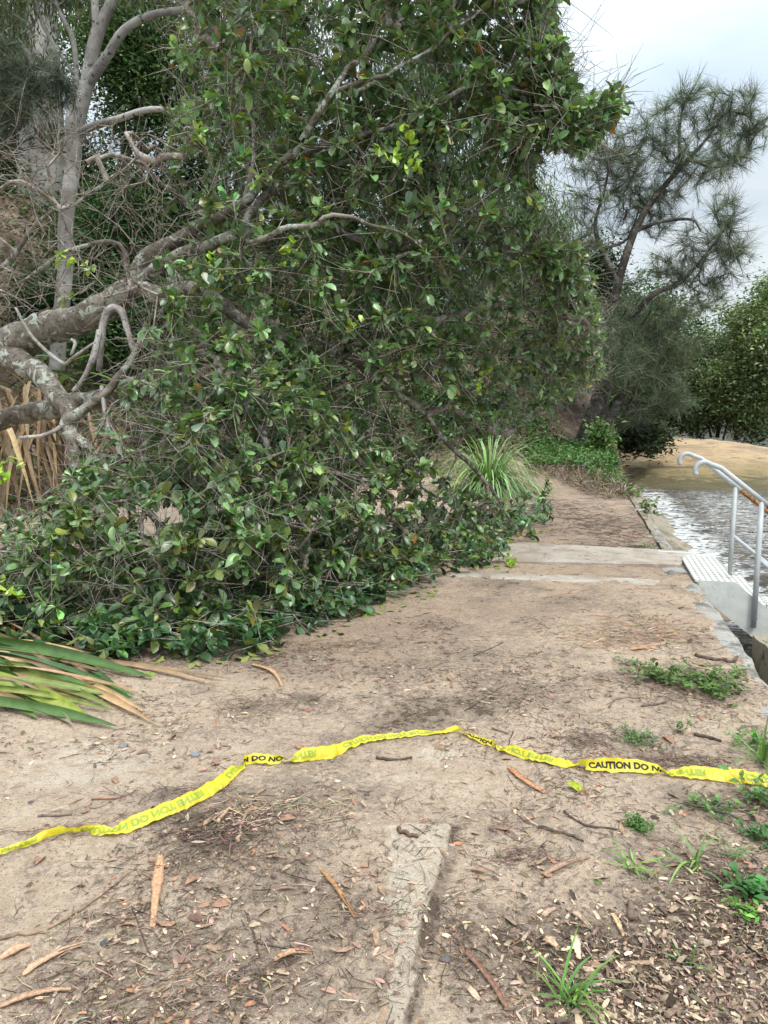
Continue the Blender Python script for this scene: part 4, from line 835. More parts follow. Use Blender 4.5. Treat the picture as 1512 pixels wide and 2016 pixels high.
# ------------------------------------------------------------------ blade plants
def blade(mb, p0, d, length, width, droop, col, n=9, fold=.25, tipw=.05, twist=0.0, wid=None, ground=True, wobble=0.0):
    d = np.array(d, float); d /= np.linalg.norm(d); p = np.array(p0, float); st_ = length / n; pts = []; dirs = []
    for i in range(n + 1):
        pts.append(p.copy()); dirs.append(d.copy()); p = p + d * st_; d = d + np.array([0, 0, -droop / n]) + (rng.normal(size=3) * wobble); d /= np.linalg.norm(d)
        if ground:
            g = Hs(p[0], p[1]) + .012
            if p[2] < g: p[2] = g; d[2] = max(d[2], 0.0) * .3
    V = []; 
    for i in range(n + 1):
        t_ = i / n; w_ = width * (min(1, .45 + 2.2 * t_) * (1 - max(0, t_ - .55) / .45) ** .7 if i < n else tipw * .3) * .5
        x = dirs[i]; y = np.cross([0, 0, 1.], x); y /= np.linalg.norm(y) + 1e-9; z = np.cross(x, y); a = twist * t_; yy = y * math.cos(a) + z * math.sin(a); zz = np.cross(x, yy)
        V += [pts[i] - yy * w_ + zz * w_ * fold, pts[i], pts[i] + yy * w_ + zz * w_ * fold]
    F = []
    for i in range(n): a = i * 3; F += [(a, a + 1, a + 4, a + 3), (a + 1, a + 2, a + 5, a + 4)]
    mb.add(np.array(V), np.array(F), np.array(col))
GRN = [(.06, .12, .035), (.10, .16, .04), (.16, .20, .06), (.045, .10, .04)]; TAN = [(.38, .25, .155), (.29, .20, .135), (.20, .145, .10), (.44, .33, .21)]
b0 = on_ground(-90, 1350); sp1 = thing('strap_leaf_plant', 'flattened clump of broad green and dead tan strap leaves at left beside the path', 'plant', tuple(b0))
specs = []   # traced leaves: start px, end px, lift at the start, width, colour, droop
LV = [((-120, 1325), (215, 1398), .32, .085, GRN[2], 0), ((-90, 1300), (300, 1338), .38, .10, GRN[0], 0), ((-100, 1345), (165, 1422), .25, .11, (.24, .30, .07), 0), ((-60, 1310), (270, 1372), .22, .07, GRN[1], 0), ((60, 1330), (300, 1427), .10, .075, TAN[0], 0), ((30, 1315), (285, 1405), .13, .07, TAN[3], 0), ((80, 1300), (440, 1352), .10, .05, TAN[1], 0), ((120, 1310), (460, 1340), .09, .04, TAN[2], 0),
      ((-100, 1270), (150, 1345), .5, .06, TAN[2], 0), ((-40, 1240), (190, 1360), .46, .06, (.20, .14, .10), 0), ((-80, 1200), (110, 1290), .55, .10, (.03, .10, .03), 0), ((90, 1320), (270, 1296), .12, .10, GRN[0], 0), ((80, 1300), (215, 1272), .2, .06, GRN[2], 0), ((-60, 1290), (110, 1330), .36, .11, (.10, .19, .05), 0), ((-50, 1330), (95, 1350), .2, .07, TAN[0], 0), ((-80, 1360), (60, 1425), .12, .07, GRN[1], 0),
      ((-60, 1180), (70, 1240), .6, .11, (.03, .09, .03), 0), ((-60, 1380), (40, 1400), .08, .06, TAN[2], 0), ((10, 1370), (140, 1440), .05, .07, (.26, .24, .18), 0), ((-80, 1290), (130, 1375), .3, .06, TAN[3], 0), ((60, 1290), (230, 1350), .15, .05, GRN[3], 0), ((120, 1360), (262, 1380), .05, .06, GRN[3], 0), ((-80, 1250), (90, 1300), .45, .05, TAN[1], 0), ((-30, 1340), (215, 1385), .12, .07, GRN[0], 0)]
for k in range(34):
    ya = rng.uniform(1255, 1400); xe = rng.uniform(20, 270); LV.append(((rng.uniform(-140, -20), ya), (xe, ya + rng.uniform(0, 60) - 10), rng.uniform(.1, .5), rng.uniform(.04, .075), tuple(np.array(random.choice(TAN)) * rng.uniform(.6, 1.0)) if rng.random() < .7 else random.choice(GRN), 0))
for (A0, A1, lift, wd_, c, _) in LV:
    lift *= .30; wd_ *= (.72 if c[1] > c[0] else .5)
    a = on_ground(*A0) + [0, 0, lift]; b = on_ground(*A1) + [0, 0, .02]; v = b - a; Ln = np.linalg.norm(v); n = 12; mb = MB(); V = []; F = []; sd_ = rng.uniform(-.8, .8); cup = rng.uniform(.2, .9)
    hz = v.copy(); hz[2] = 0; hz /= np.linalg.norm(hz); y = np.array([-hz[1], hz[0], 0])
    for i in range(n + 1):
        t_ = i / n; c_ = a + v * t_ + np.array([0, 0, lift * .5 * math.sin(math.pi * t_) * (1 - t_)]) + y * .05 * math.sin(3 * t_ + sd_); c_[2] = max(c_[2], Hs(c_[0], c_[1]) + .015)
        w_ = wd_ * .5 * min(1, .7 + 2 * t_) * (max(0.03, 1 - max(0, t_ - .72) / .28)) ** .5 * (1 + .12 * rng.normal() * (c[0] > c[1])); an = sd_ * .8 + .5 + .5 * math.sin(t_ * 4 + sd_ * 3); yy = y * math.cos(an) + np.array([0, 0, 1.]) * math.sin(an); zz = np.cross(hz, yy)
        V += [c_ - yy * w_ + zz * w_ * cup, c_ - yy * w_ * .5 + zz * w_ * cup * .25, c_, c_ + yy * w_ * .5 + zz * w_ * cup * .25, c_ + yy * w_ + zz * w_ * cup]
    V = np.array(V); V[:, 2] = np.maximum(V[:, 2], H(V[:, 0], V[:, 1]) + .006)
    for i in range(n):
        for j in range(4): k = i * 5 + j; F.append((k, k + 1, k + 6, k + 5))
    cc = np.tile(np.array(c), (len(V), 1)); cc = cc * (1 + .12 * ((np.arange(len(V)) % 5) - 2)[:, None] * rng.choice([-1, 1])); mb.add(V - b0, np.array(F), np.clip(cc, .01, .9)); o = mb.build('leaf', M_STRAP, sp1)
    if c[0] > c[1]: tag(o, 'dry tan dead leaf')
b1 = P(30, 900, 11.6); b1[2] = Hs(b1[0], b1[1])
sp2 = thing('strap_leaf_plant', 'tall strap leaf plant with hanging dead leaves on the bank under the trunk', 'plant', tuple(b1))
top = P(20, 745, 11.3)
for k in range(84):
    mb = MB(); an = rng.uniform(-2.6, .5); d = np.array([math.cos(an), math.sin(an), rng.uniform(-1.6, .3)]); c = np.array(random.choice(TAN)) * rng.uniform(.4, .9)
    p0 = top + np.array([rng.normal() * .5, rng.normal() * .25, rng.uniform(-.8, .15)]); blade(mb, p0 - b1, d, rng.uniform(1.2, 2.1), rng.uniform(.04, .085), rng.uniform(2.2, 3.6), c, 9, .4, ground=False, twist=rng.normal() * 1.5, wobble=.06)
    V = mb.V[0]; V[:, 2] = np.maximum(V[:, 2], H(V[:, 0] + b1[0], V[:, 1] + b1[1]) + .01 - b1[2]); o = mb.build('leaf', M_STRAP, sp2)
    tag(o, 'dry tan dead leaf')
for k in range(18):
    mb = MB(); an = rng.uniform(-2.8, .6); d = np.array([math.cos(an), math.sin(an), rng.uniform(.1, 1.2)]); p0 = top + np.array([rng.normal() * .3, rng.normal() * .2, rng.uniform(-.2, .2)])
    blade(mb, p0 - b1, d, rng.uniform(.9, 1.7), rng.uniform(.06, .1), rng.uniform(.6, 1.8), np.array(random.choice(GRN)) * rng.uniform(.6, 1.1), 10, .3, ground=False, twist=rng.normal() * .6); mb.build('leaf', M_STRAP, sp2)
# tussock
g = on_ground(962, 972); tus = thing('grass_tussock', 'round fountain of long arching green grass at the crown edge by the path', 'tussock grass', tuple(g)); mb = MB()
for k in range(620):
    an = rng.uniform(0, 2 * math.pi); el = rng.uniform(.5, 1.5); d = (math.cos(an) * math.cos(el), math.sin(an) * math.cos(el), math.sin(el)); r0 = rng.random() ** .5 * .22
    blade(mb, (math.cos(an) * r0, math.sin(an) * r0, 0), d, rng.uniform(1.0, 1.85), rng.uniform(.016, .028), rng.uniform(2.2, 4.2), vary((.19, .29, .13), 1, .3)[0], 8, .2, ground=False)
V = mb.V
for v in V: v[:, 2] = np.maximum(v[:, 2], .0)
mb.build('foliage', M_STRAP, tus)
# small grasses and weeds near the camera
def grass(px, py, n, Lr, wr, c, lab, lean=(0, 0), grp='grass tufts on the path'):
    g = on_ground(px, py); r = thing('grass_tuft', lab, 'grass tuft', tuple(g), grp); mb = MB()
    for k in range(n):
        an = rng.uniform(0, 2 * math.pi); el = rng.uniform(.35, 1.4); d = (math.cos(an) * math.cos(el) + lean[0], math.sin(an) * math.cos(el) + lean[1], math.sin(el))
        blade(mb, (rng.normal() * .014, rng.normal() * .014, -.003), d, rng.uniform(*Lr), rng.uniform(*wr), rng.uniform(.8, 2.2), vary(c, 1, .2)[0], 7, .3, ground=False)
    for v in mb.V: v[:, 2] = np.maximum(v[:, 2], H(v[:, 0] + g[0], v[:, 1] + g[1]) - g[2] + .003)
    mb.build('blades', M_STRAP, r)
grass(1120, 1975, 26, (.10, .22), (.006, .010), (.10, .20, .05), 'nearest grass tuft with long bent blades at the bottom of the picture')
grass(1240, 1708, 14, (.07, .15), (.005, .008), (.13, .26, .06), 'small pale grass tuft below the round mossy weed')
grass(1365, 1705, 14, (.08, .2), (.006, .010), (.12, .23, .07), 'open grass tuft with a long blade reaching left', (-.3, 0))
grass(1350, 1900, 6, (.06, .10), (.006, .01), (.10, .20, .06), 'tiny grass seedling among the wood chips')
grass(1500, 1500, 30, (.15, .34), (.007, .011), (.12, .22, .06), 'upright grass tuft at the right edge behind the tape')
grass(1440, 1690, 10, (.07, .14), (.005, .008), (.10, .2, .06), 'thin grass tuft beside the leafy weed')
def weed(px, py, n, rad, h, ls, c, lab, stems=10, cat='weed', shape=(1, 1), lt=LEAF_SMALL, grp='weeds on the path'):
    g = on_ground(px, py); r = thing('ground_weed', lab, cat, tuple(g), grp); a = rng.uniform(0, 2 * math.pi, stems); rr_ = rad * rng.random(stems) ** .5
    ti = np.stack([np.cos(a) * rr_ * shape[0], np.sin(a) * rr_ * shape[1], rng.uniform(.3, 1, stems) * h], 1); ti[:, 2] += H(ti[:, 0] + g[0], ti[:, 1] + g[1]) - g[2]
    mb = MB(); segs(mb, ti * .05, ti, np.full(stems, .002), np.full(stems, .0013)); mb.build('stem', M_TWIG, r)
    mb = MB(); idx = rng.integers(0, stems, n); tt = rng.uniform(.25, 1.05, (n, 1)); po = ti[idx] * tt + rng.normal(size=(n, 3)) * ls * .3; po[:, 2] = np.maximum(po[:, 2], H(po[:, 0] + g[0], po[:, 1] + g[1]) - g[2] + .006)
    scatter(mb, *lt, po, frames(rng.normal(size=(n, 3)) * [1, 1, .35] + [0, 0, .25], jit=.35), ls * rng.uniform(.6, 1.2, n), vary(c, n, .25)); mb.build('foliage', M_DULL, r)
weed(1385, 1350, 420, .27, .08, .044, (.07, .13, .035), 'largest green weed patch near the wall edge', 40, shape=(1.0, 1.2))
weed(1300, 1335, 260, .25, .07, .040, (.085, .14, .05), 'straggling weed patch left of the largest one', 30, shape=(1, 1.2))
weed(1450, 1330, 40, .12, .06, .04, (.10, .17, .06), 'small weed sprig on the pale ground by the curved stick', 10)
weed(1248, 1455, 420, .13, .03, .016, (.085, .16, .055), 'low mossy green weed mat behind the tape', 60, shape=(1, 1.1))
weed(1258, 1630, 380, .062, .035, .014, (.07, .17, .035), 'round bright green weed in front of the tape', 50)
weed(1400, 1595, 70, .17, .05, .040, (.10, .18, .07), 'pale round leafed creeper under the right end of the tape', 16, shape=(1.3, .8))
weed(1490, 1575, 70, .13, .09, .042, (.09, .17, .06), 'leafy weed overlapping the tape at the right edge', 16)
weed(1490, 1650, 50, .1, .06, .040, (.06, .13, .05), 'dark leafed weed at the right edge below the tape', 12)
weed(1480, 1760, 90, .09, .07, .042, (.06, .16, .05), 'bushy green weed among wood chips at lower right', 18)
weed(1465, 1800, 70, .06, .03, .028, (.11, .24, .05), 'light green weed rosette just below the bushy weed', 14)
weed(1345, 1445, 26, .05, .10, .03, (.08, .16, .05), 'thin single stemmed seedling right of the mossy mat', 4)
weed(1460, 1460, 26, .09, .03, .038, (.10, .17, .07), 'small flat weed near the upright grass', 7)
weed(1507, 1480, 110, .1, .12, .032, (.07, .18, .04), 'dense green weed at the right edge by the upright grass', 22)
weed(1235, 1310, 26, .12, .05, .036, (.12, .18, .10), 'sparse pale weed left of the straggling patch', 8)
weed(1172, 1740, 10, .02, .01, .014, (.10, .24, .05), 'tiny green seedling among dry twigs', 3)
weed(1270, 1077, 90, .22, .03, .035, (.10, .15, .06), 'small grassy weed patch beyond the concrete slab', 20)

# ground cover and dry grass on the far bank: uncountable
def cover(name, poly, n, ls, c, hr, lt, mat=M_DULL, cv=.3):
    px = []; py = []
    xs_ = [a for a, _ in poly]; ys_ = [b for _, b in poly]
    while len(px) < n:
        a = rng.uniform(min(xs_), max(xs_), n * 2); b = rng.uniform(min(ys_), max(ys_), n * 2); k = inpoly(poly, a, b); px += list(a[k]); py += list(b[k])
    px = np.array(px[:n]); py = np.array(py[:n]); X = []; 
    rr_ = np.stack([(px - 756) / FPX, math.cos(PITCH) + (1008 - py) / FPX * math.sin(PITCH), -math.sin(PITCH) + (1008 - py) / FPX * math.cos(PITCH)], 1); z = np.full(n, .3)
    for _ in range(8): q_ = np.array([0, 0, CAMZ]) + rr_ * ((z - CAMZ) / rr_[:, 2])[:, None]; z = .5 * z + .5 * H(q_[:, 0], q_[:, 1])
    q_[:, 2] = H(q_[:, 0], q_[:, 1]) + rng.random(n) * hr; ok = (q_[:, 0] < E(q_[:, 1]) + .3) & (q_[:, 1] < 40) & (q_[:, 1] > 11.5); q_ = q_[ok]; n = len(q_)
    mb = MB(); scatter(mb, *lt, q_, frames(rng.normal(size=(n, 3)) * [1, 1, .5] + [0, 0, .35], jit=.5), ls * rng.uniform(.6, 1.3, n), vary(c, n, cv)); return tag(mb.build(name, mat), kind='stuff')
cover('ground_cover', [(1035, 870), (1060, 880), (1150, 880), (1215, 895), (1235, 925), (1180, 934), (1130, 930), (1040, 926)], 19000, .095, (.080, .155, .055), .22, LEAF_SMALL)
cover('ground_cover', [(1140, 920), (1200, 925), (1250, 955), (1262, 985), (1225, 975), (1160, 945)], 3000, .085, (.075, .17, .045), .15, LEAF_SMALL)
cover('dry_grass', [(1035, 912), (1200, 915), (1240, 930), (1262, 985), (1210, 985), (1150, 975), (1090, 945), (1040, 935)], 4200, .20, (.19, .15, .105), .16, (np.array(LEAF_GUM[0]) * [1, .4, 1], LEAF_GUM[1]), M_LITTER, .35)
cover('dry_grass', [(1180, 880), (1230, 880), (1235, 905), (1200, 900)], 900, .25, (.30, .24, .11), .25, (np.array(LEAF_GUM[0]) * [1, .4, 1], LEAF_GUM[1]), M_LITTER, .3)

# ------------------------------------------------------------------ LITTER
# uncountable fine litter: chips, needles, shreds
def litter(n, y0, y1, kind, mb):
    # sample over the land so that the visible density stays even with distance
    Y = y0 * (y1 / y0) ** rng.random(n * 3); X = rng.uniform(-.62, .58, n * 3) * (Y + .6); ok = X < E(Y) - .02; X = X[ok]; Y = Y[ok]
    d = litter_density(X, Y); cl_ = fbm(X, Y, 2.5, 3, 11); k = rng.random(len(X)) < np.clip(d * .9 + (cl_ - .48) * 2.2, .03, 1); X = X[k][:n]; Y = Y[k][:n]; n = len(X)
    Z = H(X, Y); pos = np.stack([X, Y, Z + rng.uniform(.001, .008, n)], 1)
    a = rng.uniform(0, 2 * np.pi, n); dr = np.stack([np.cos(a), np.sin(a), rng.normal(size=n) * .12], 1)
    sc = 1 + .1 * np.clip(Y - 3, 0, 6)
    if kind == 'twig':
        Lh = rng.gamma(2.2, .018, n) * sc * .5; r_ = rng.uniform(.0006, .0018, n) * sc
        col = vary((.15, .105, .075), n, .45); pl = rng.random(n) < .25; col[pl] = vary((.34, .26, .19), pl.sum(), .25)
        Lh = Lh[:, None]; mid = pos + rng.normal(size=(n, 3)) * [1, 1, .2] * Lh * .15; mid[:, 2] = np.abs(mid[:, 2] - Z) + Z + .001
        segs(mb, pos - dr * Lh, mid, r_, r_, 3, col); segs(mb, mid, pos + dr * Lh, r_, r_ * .7, 3, col)
    else:
        L_ = rng.gamma(2.2, .0052, n) * sc; col = vary((.23, .16, .115), n, .45, .06); pl = rng.random(n) < .12; col[pl] = vary((.46, .36, .26), pl.sum(), .2, .05); rd = rng.random(n) < .1; col[rd] = vary((.34, .17, .10), rd.sum(), .25, .05)
        tv_ = np.array([(-.5, -.16, .02), (.0, -.24, .05), (.5, -.1, 0), (.5, .1, .03), (0, .22, .08), (-.5, .14, 0)], float); tf_ = np.array([(0, 1, 4, 5), (1, 2, 3, 4)])
        scatter(mb, tv_, tf_, pos, frames(dr, jit=.35), L_, col)
mb = MB(); litter(7000, 1.5, 4.5, 'chip', mb); litter(4000, 1.5, 9, 'chip', mb); tag(mb.build('wood_chip_litter', M_LITTER, smooth=False), kind='stuff')
mb = MB(); litter(9500, 1.5, 5.5, 'twig', mb); litter(5000, 2.5, 15, 'twig', mb); tag(mb.build('twig_litter', M_LITTER, smooth=False), kind='stuff')
mb = MB()
for (px, py, rx, ry, n, ln, c, drr) in ((420, 1650, 120, 55, 620, .035, (.12, .085, .062), .6), (490, 1600, 60, 30, 160, .05, (.36, .26, .18), 1.2), (600, 1590, 110, 14, 90, .07, (.33, .25, .17), .15), (1280, 1245, 110, 32, 420, .09, (.30, .205, .135), -.2), (1190, 1260, 60, 20, 120, .10, (.34, .24, .16), -.3), (1180, 1030, 110, 40, 520, .10, (.13, .09, .07), .2),
      (1250, 1060, 70, 25, 200, .10, (.15, .10, .075), .3), (1330, 1360, 120, 40, 380, .045, (.17, .12, .09), .1), (1160, 1460, 70, 22, 200, .05, (.14, .10, .08), .4), (1330, 1500, 100, 16, 260, .05, (.15, .105, .08), .1), (560, 1385, 150, 18, 200, .06, (.17, .125, .095), .05), (350, 1560, 110, 18, 130, .06, (.14, .10, .08), .3), (1040, 1690, 80, 22, 160, .04, (.14, .10, .08), .2),
      (120, 1640, 110, 10, 120, .05, (.20, .14, .10), .15), (900, 1850, 40, 80, 160, .03, (.14, .10, .075), 1.3), (650, 1275, 120, 14, 220, .04, (.20, .14, .09), .1), (1110, 1000, 60, 24, 140, .12, (.12, .085, .07), -.4)):
    g0 = on_ground(px, py); wx = rx * g0[1] / FPX; wy = ry * g0[1] ** 2 / (FPX * CAMZ); X = g0[0] + rng.normal(size=n) * wx * .6; Y = g0[1] + rng.normal(size=n) * wy * .6; X = np.minimum(X, E(Y) - .03)
    pos = np.stack([X, Y, H(X, Y) + rng.random(n) * .012 + .002], 1); a = drr + rng.normal(size=n) * 1.0; dr = np.stack([np.cos(a), np.sin(a), rng.normal(size=n) * .08], 1); Lh = rng.gamma(3, ln / 6, n)[:, None]; rd = rng.uniform(.0007, .002, n) * (1 + .12 * max(0, g0[1] - 3))
    mid = pos + rng.normal(size=(n, 3)) * [1, 1, .1] * Lh * .2; col = vary(c, n, .35); segs(mb, pos - dr * Lh, mid, rd, rd, 3, col); segs(mb, mid, pos + dr * Lh, rd, rd * .6, 3, col)
tag(mb.build('twig_litter', M_LITTER, smooth=False), kind='stuff')
# extra wood chips spilled at the lower right
mb = MB(); n = 9500; px = rng.uniform(900, 1640, n); py = 1700 + 420 * rng.random(n) ** .8; kk = rng.random(n) < np.clip((px - 880) / 420, .05, 1) * np.clip((py - 1690) / 160, .1, 1); px = px[kk]; py = py[kk]; n = len(px)
g = np.array([G(a, b) for a, b in zip(px, py)]); g[:, 2] = H(g[:, 0], g[:, 1]) + rng.uniform(.001, .014, n); a = rng.uniform(0, 2 * np.pi, n); dr = np.stack([np.cos(a), np.sin(a), rng.normal(size=n) * .25], 1)
col = vary((.22, .155, .11), n, .5, .06); pl = rng.random(n) < .2; col[pl] = vary((.50, .39, .27), pl.sum(), .2, .05)
scatter(mb, np.array([(-.5, -.14, 0), (0, -.2, .06), (.5, -.12, .02), (.5, .1, .02), (0, .2, .08), (-.5, .14, .04)], float), np.array([(0, 1, 4, 5), (1, 2, 3, 4)]), g, frames(dr, jit=.5), rng.gamma(2.4, .0055, n), col); tag(mb.build('wood_chip_litter', M_LITTER, smooth=False), kind='stuff')

# single sticks
def stick(pts, r, c, lab, name='stick', cat='stick', grp='sticks lying on the path', lift=0.0, mat=None):
    q_ = np.array([on_ground(a, b) for a, b in pts]); q_ = catmull(q_, 5); n = len(q_); q_ += rng.normal(size=(n, 3)) * r * .35; q_[:, 2] = H(q_[:, 0], q_[:, 1]) + r * .8 + lift
    mb = MB(); base = q_[0].copy(); tube(mb, q_ - base, r * (1 - .35 * np.linspace(0, 1, n)) * (1 + .12 * rng.normal(size=n)), 7, np.array(c), rough=.1); o = mb.build(name, mat or M_STICK); o.location = base
    return tag(o, lab, cat, grp)
DK = (.10, .075, .06); MD = (.19, .14, .11); LT = (.30, .23, .17)
stick([(782, 1634), (795, 1642), (822, 1650)], .0095, (.13, .085, .055), 'short thick brown stick on the pale slab in front of the tape')
stick([(1368, 1292), (1420, 1300), (1455, 1294), (1485, 1312), (1512, 1334)], .011, (.14, .10, .08), 'long curved dark stick lying across the wall edge')
stick([(0, 1848), (90, 1832), (160, 1792), (250, 1720)], .007, (.28, .20, .14), 'long thin pale stick at lower left reaching up to the right')
stick([(212, 1985), (270, 1965), (325, 1940)], .006, MD, 'knobbly brown stick near the bottom left')
stick([(483, 1795), (500, 1840), (515, 1895)], .0035, DK, 'thin dark stick standing out left of the split bark strip')
stick([(500, 1855), (560, 1868)], .003, DK, 'thin dark twig crossing the foot of another stick')
stick([(740, 1494), (775, 1498), (812, 1494)], .008, DK, 'flat dark stick just in front of the tape peak')
stick([(1265, 1393), (1310, 1384)], .008, (.14, .11, .095), 'short straight grey stick right of the path centre')
stick([(1200, 1394), (1212, 1378), (1262, 1374)], .006, MD, 'bent brown stick left of the short straight one')
stick([(1365, 1448), (1400, 1455), (1420, 1462)], .009, DK, 'dark rotten stick right of the mossy weed')
stick([(1110, 1600), (1150, 1625), (1215, 1635)], .005, DK, 'curved dark twig left of the round green weed')
stick([(1060, 1630), (1100, 1640), (1150, 1658)], .007, (.12, .09, .075), 'flaky dark stick below the curved twig')
stick([(1240, 1782), (1246, 1818)], .012, (.16, .115, .09), 'short stubby brown stick among the wood chips')
stick([(1430, 1888), (1500, 1880), (1600, 1884)], .005, MD, 'straight brown twig entering from the right edge')
stick([(1320, 1893), (1380, 1900)], .007, (.03, .028, .026), 'short black burnt stick beside the grass seedling')
stick([(915, 1400), (940, 1385), (990, 1352)], .004, DK, 'thin forked dark twig on the middle of the path')
stick([(932, 1292), (965, 1278), (990, 1265)], .004, DK, 'small dark twig on the smooth part of the path')
stick([(300, 1592), (360, 1590), (420, 1560), (450, 1545)], .006, (.12, .09, .07), 'dark stick lying just behind the tape at left')
stick([(75, 1608), (140, 1606)], .006, MD, 'short brown stick above the left end of the tape')
stick([(180, 1575), (250, 1572)], .005, (.22, .12, .08), 'reddish twig on the sandy ground above the tape')
stick([(470, 1660), (475, 1630), (488, 1600), (498, 1590)], .007, (.36, .25, .17), 'pale bent stick in the litter mound below the tape')
stick([(430, 1622), (455, 1590)], .008, (.42, .30, .20), 'short pale bark stick on the litter mound')
stick([(1100, 1470), (1130, 1455), (1200, 1440)], .003, MD, 'fine pale twig behind the right part of the tape')
stick([(1010, 1440), (1000, 1470)], .003, DK, 'tiny dark twig right of the tape peak')
stick([(970, 1435), (1000, 1446)], .005, MD, 'small brown stick behind the tape peak')
stick([(300, 1890), (260, 1790)], .003, DK, 'very thin twig beside the tall bark strip at lower left')
stick([(1295, 1096), (1320, 1112), (1345, 1108)], .010, (.25, .17, .11), 'pale stick lying beside the top of the stairs')
# bark strips: long curled plates
def strip(p0, p1, wd_, c, lab, bow=0.0, curl=.5, split=0, grp='bark strips on the ground'):
    a = on_ground(*p0); b = on_ground(*p1); v = b - a; Ln = np.linalg.norm(v); h = v / Ln; y = np.array([-h[1], h[0], 0]); n = 14; m = 5; V = []; F = []
    for i in range(n + 1):
        t_ = i / n; w_ = wd_ * .5 * (.55 + .45 * math.sin(math.pi * min(1, t_ * 1.15 + .08))) * (1 + .1 * rng.normal()); ct = a + v * t_ + y * bow * Ln * math.sin(math.pi * t_)
        for j in range(m): s = (j / (m - 1) - .5) * 2; an = s * curl * 1.6; q_ = ct + y * w_ * (math.sin(an) / max(curl * 1.6, .1)) ; z = w_ * (1 - math.cos(an)) * .9 + .004 + .008 * math.sin(math.pi * t_); V.append((q_[0] + rng.normal() * .0008, q_[1] + rng.normal() * .0008, Hs(q_[0], q_[1]) + z))
    V = np.array(V)
    for i in range(n):
        for j in range(m - 1):
            if split and j in (2,) and i > n * .55: 
                continue
            k = i * m + j; F.append((k, k + 1, k + m + 1, k + m))
    st_ = 1 + .35 * np.array([(-.6, .5, -.2, .6, -.4)[k % 5] for k in range(len(V))])[:, None]
    mb = MB(); mb.add(V - a, np.array(F), np.clip(np.tile(c, (len(V), 1)) * st_, .01, .9)); o = mb.build('bark_strip', M_BARKSTRIP, smooth=False); o.location = a
    md = o.modifiers.new('thickness', 'SOLIDIFY'); md.thickness = .003; md.offset = 1; return tag(o, lab, 'bark strip', grp)
OR = (.42, .21, .11)
strip((316, 1686), (300, 1828), .036, (.46, .27, .16), 'orange bark strip standing lengthwise at lower left', 0, .6)
strip((1002, 1512), (1072, 1562), .030, OR, 'reddish bark strip just in front of the tape right of centre', -.06, .6)
strip((632, 1714), (700, 1808), .016, (.34, .19, .09), 'narrow split bark strip in the lower centre', .02, .7, 1)
strip((540, 1892), (612, 1878), .022, (.42, .25, .15), 'small forked bark strip at the lower centre', .05, .7, 1)
strip((908, 1868), (1010, 2010), .018, (.25, .14, .095), 'long dark red bark strip at the bottom centre', .03, .9)
strip((1062, 1730), (1160, 1690), .022, (.33, .22, .15), 'stringy bark strip right of the concrete joint', .02, .8, 1)
strip((0, 1890), (60, 1862), .03, (.45, .27, .17), 'pale bark strip cut by the lower left edge')
strip((45, 1922), (168, 1860), .03, (.44, .29, .19), 'ragged bark strip near the lower left corner', .05, .7, 1)
strip((0, 1985), (140, 1950), .022, (.40, .26, .17), 'bark strip lowest at the lower left corner', .04, .8)
strip((1070, 1850), (1100, 1870), .03, (.45, .31, .2), 'pale brown bark chip behind the nearest grass tuft')
strip((1115, 1790), (1165, 1830), .02, (.38, .28, .2), 'split bark chip above the nearest grass tuft', 0, .6, 1)
strip((1130, 1845), (1140, 1890), .028, (.55, .43, .3), 'pale cream wood splinter beside the nearest grass tuft')
strip((1066, 1808), (1095, 1790), .02, (.40, .28, .2), 'greyish wood splinter left of the pale one')
strip((1205, 1800), (1228, 1845), .016, (.52, .36, .2), 'yellowish wood splinter near the stubby stick')
strip((495, 1310), (555, 1352), .035, (.45, .29, .17), 'tan bark curl near the strap leaves at the crown edge', .1, .8)
strip((1240, 1280), (1290, 1278), .03, OR, 'orange bark flake near the wall edge behind the weeds')
# fallen leaves, one mesh copied
def leaf_obj(c, tmpl): 
    mb = MB(); mb.add(tmpl[0] - [.5, 0, 0], tmpl[1], np.array(c)); o = mb.build('fallen_leaf', M_BARKSTRIP); return o
kinds = [(leaf_obj((.30, .20, .13), leaf_template([0, .3, .6, 1], [.01, .12, .12, .01], .5, .15)), 'narrow brown dead leaf lying on the path', 'scattered brown dead leaves', 90, (1.6, 6), (.04, .085)),
         (leaf_obj((.36, .28, .205), leaf_template([0, .3, .6, 1], [.01, .11, .1, .01], .4, -.2)), 'pale curled dead leaf lying on the path', 'scattered pale dead leaves', 80, (1.6, 6), (.035, .07)),
         (leaf_obj((.30, .175, .115), leaf_template([0, .3, .7, 1], [.01, .2, .22, .03], .6, .3)), 'reddish brown dead leaf lying on the path', 'scattered reddish dead leaves', 50, (2, 8.5), (.04, .08)),
         (leaf_obj((.20, .24, .06), leaf_template([0, .3, .7, 1], [.02, .18, .26, .04], .3, .2)), 'yellowish green leaf dropped on the dirt beside the fallen crown', 'dropped leaves beside the crown', 70, None, (.06, .10))]
for (o, lab, grp, n, yr, sr) in kinds:
    tag(o, lab, 'leaf', grp); first = True
    for k in range(n):
        if yr: y = yr[0] * (yr[1] / yr[0]) ** rng.random(); x = rng.uniform(-.55, .5) * (y + .5); x = min(x, float(E(y)) - .3)
        else:
            px = rng.uniform(250, 1080); py = np.interp(px, CP[:, 0], CP[:, 1]) + abs(rng.normal()) * 14; g = on_ground(px, py); x, y = g[0], g[1]
        if ((C_[:, 0] - x) ** 2 + (C_[:, 1] - y) ** 2).min() < .007: y += .16
        c = o if first else o.copy()
        if not first: COL.objects.link(c)
        first = False; c.location = (x, y, Hs(x, y) + .010); s = rng.uniform(*sr); c.scale = (s, s, s); c.rotation_euler = (rng.normal() * .25 + (math.pi if rng.random() < .4 else 0), rng.normal() * .2, rng.uniform(0, 6.28))
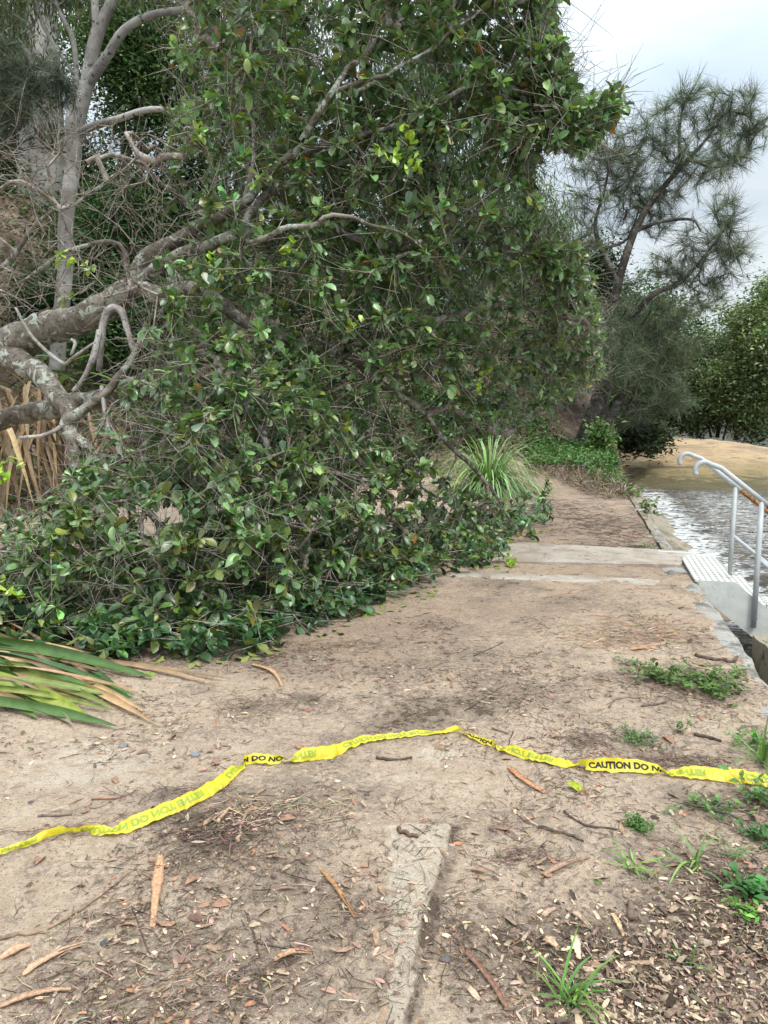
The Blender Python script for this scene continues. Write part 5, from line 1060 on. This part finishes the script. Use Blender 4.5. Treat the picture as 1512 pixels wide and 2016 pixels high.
o = leaf_obj((.30, .36, .03), LEAF_BIG[2]); g = on_ground(1132, 1556); o.location = (g[0], g[1], g[2] + .02); o.scale = (.075,) * 3; o.rotation_euler = (.3, .1, -.4); tag(o, 'single yellow green leaf on the dirt in front of the lettered tape', 'leaf')
# pebbles
rm = attr_mat('pebble_stone', .8, .3, 80, .3)
for (px, py, s, c, lab) in ((385, 1487, .022, (.20, .205, .215), 'blue grey pebble behind the tape at left'), (243, 1470, .024, (.20, .19, .19), 'dark grey pebble on the sand below the strap leaves'), (878, 1892, .014, (.12, .12, .125), 'small dark pebble beside the concrete joint'), (205, 1858, .012, (.08, .08, .09), 'tiny dark stone at lower left'), (60, 1580, .010, (.1, .1, .11), 'tiny black stone on the pale sand at left')):
    bm = bmesh.new(); bmesh.ops.create_icosphere(bm, subdivisions=2, radius=1)
    for v in bm.verts: v.co *= 1 + .18 * random.uniform(-1, 1); v.co.z *= .5
    V = np.array([v.co[:] for v in bm.verts]) * s; F = np.array([[v.index for v in f.verts] for f in bm.faces]); bm.free(); mb = MB(); mb.add(V, F, np.array(c)); o = mb.build('pebble', rm, smooth=False); g = on_ground(px, py); o.location = (g[0], g[1], g[2] + s * .2); tag(o, lab, 'pebble')

# far wood beyond the mangroves: reads as one mass
n = 26000; X = rng.uniform(-90, 150, n); Y = rng.uniform(78, 100, n); hz_ = 7 + 6 * fbm(X, Y * 0, .06, 3, 5); Z = -1 + hz_ * rng.random(n) ** .8
mb = MB(); scatter(mb, *LEAF_SMALL, np.stack([X, Y, Z], 1), frames(rng.normal(size=(n, 3)), jit=.5), rng.uniform(.8, 1.7, n), vary((.09, .12, .075), n, .3)); tag(mb.build('far_wood', M_DULL), kind='stuff')

# leaf litter and undergrowth on the bank
def bank_scatter(name, n, ls, c, hr, lt, mat, thr, cv=.4):
    X = rng.uniform(-16, 5, n * 3); Y = rng.uniform(9.5, 26, n * 3); q_ = (X + 8) * (-.667) + (Y - 9) * .745
    k = (q_ > -.6) & (rng.random(n * 3) < sstep(thr, thr + .12, fbm(X, Y, .5, 4, 31))) & (X < E(Y) - .5); X = X[k][:n]; Y = Y[k][:n]; n = len(X)
    pos = np.stack([X, Y, H(X, Y) + .01 + rng.random(n) ** 1.5 * hr], 1); mb = MB(); scatter(mb, *lt, pos, frames(rng.normal(size=(n, 3)) * [1, 1, .5], jit=.4), ls * rng.uniform(.6, 1.3, n), vary(c, n, cv)); return tag(mb.build(name, mat), kind='stuff')
bank_scatter('bank_leaf_litter', 26000, .13, (.17, .115, .08), .05, LEAF_GUM, M_LITTER, .2, .5)
bank_scatter('bank_undergrowth', 42000, .115, (.055, .095, .038), .95, LEAF_SMALL, M_DULL, .30)
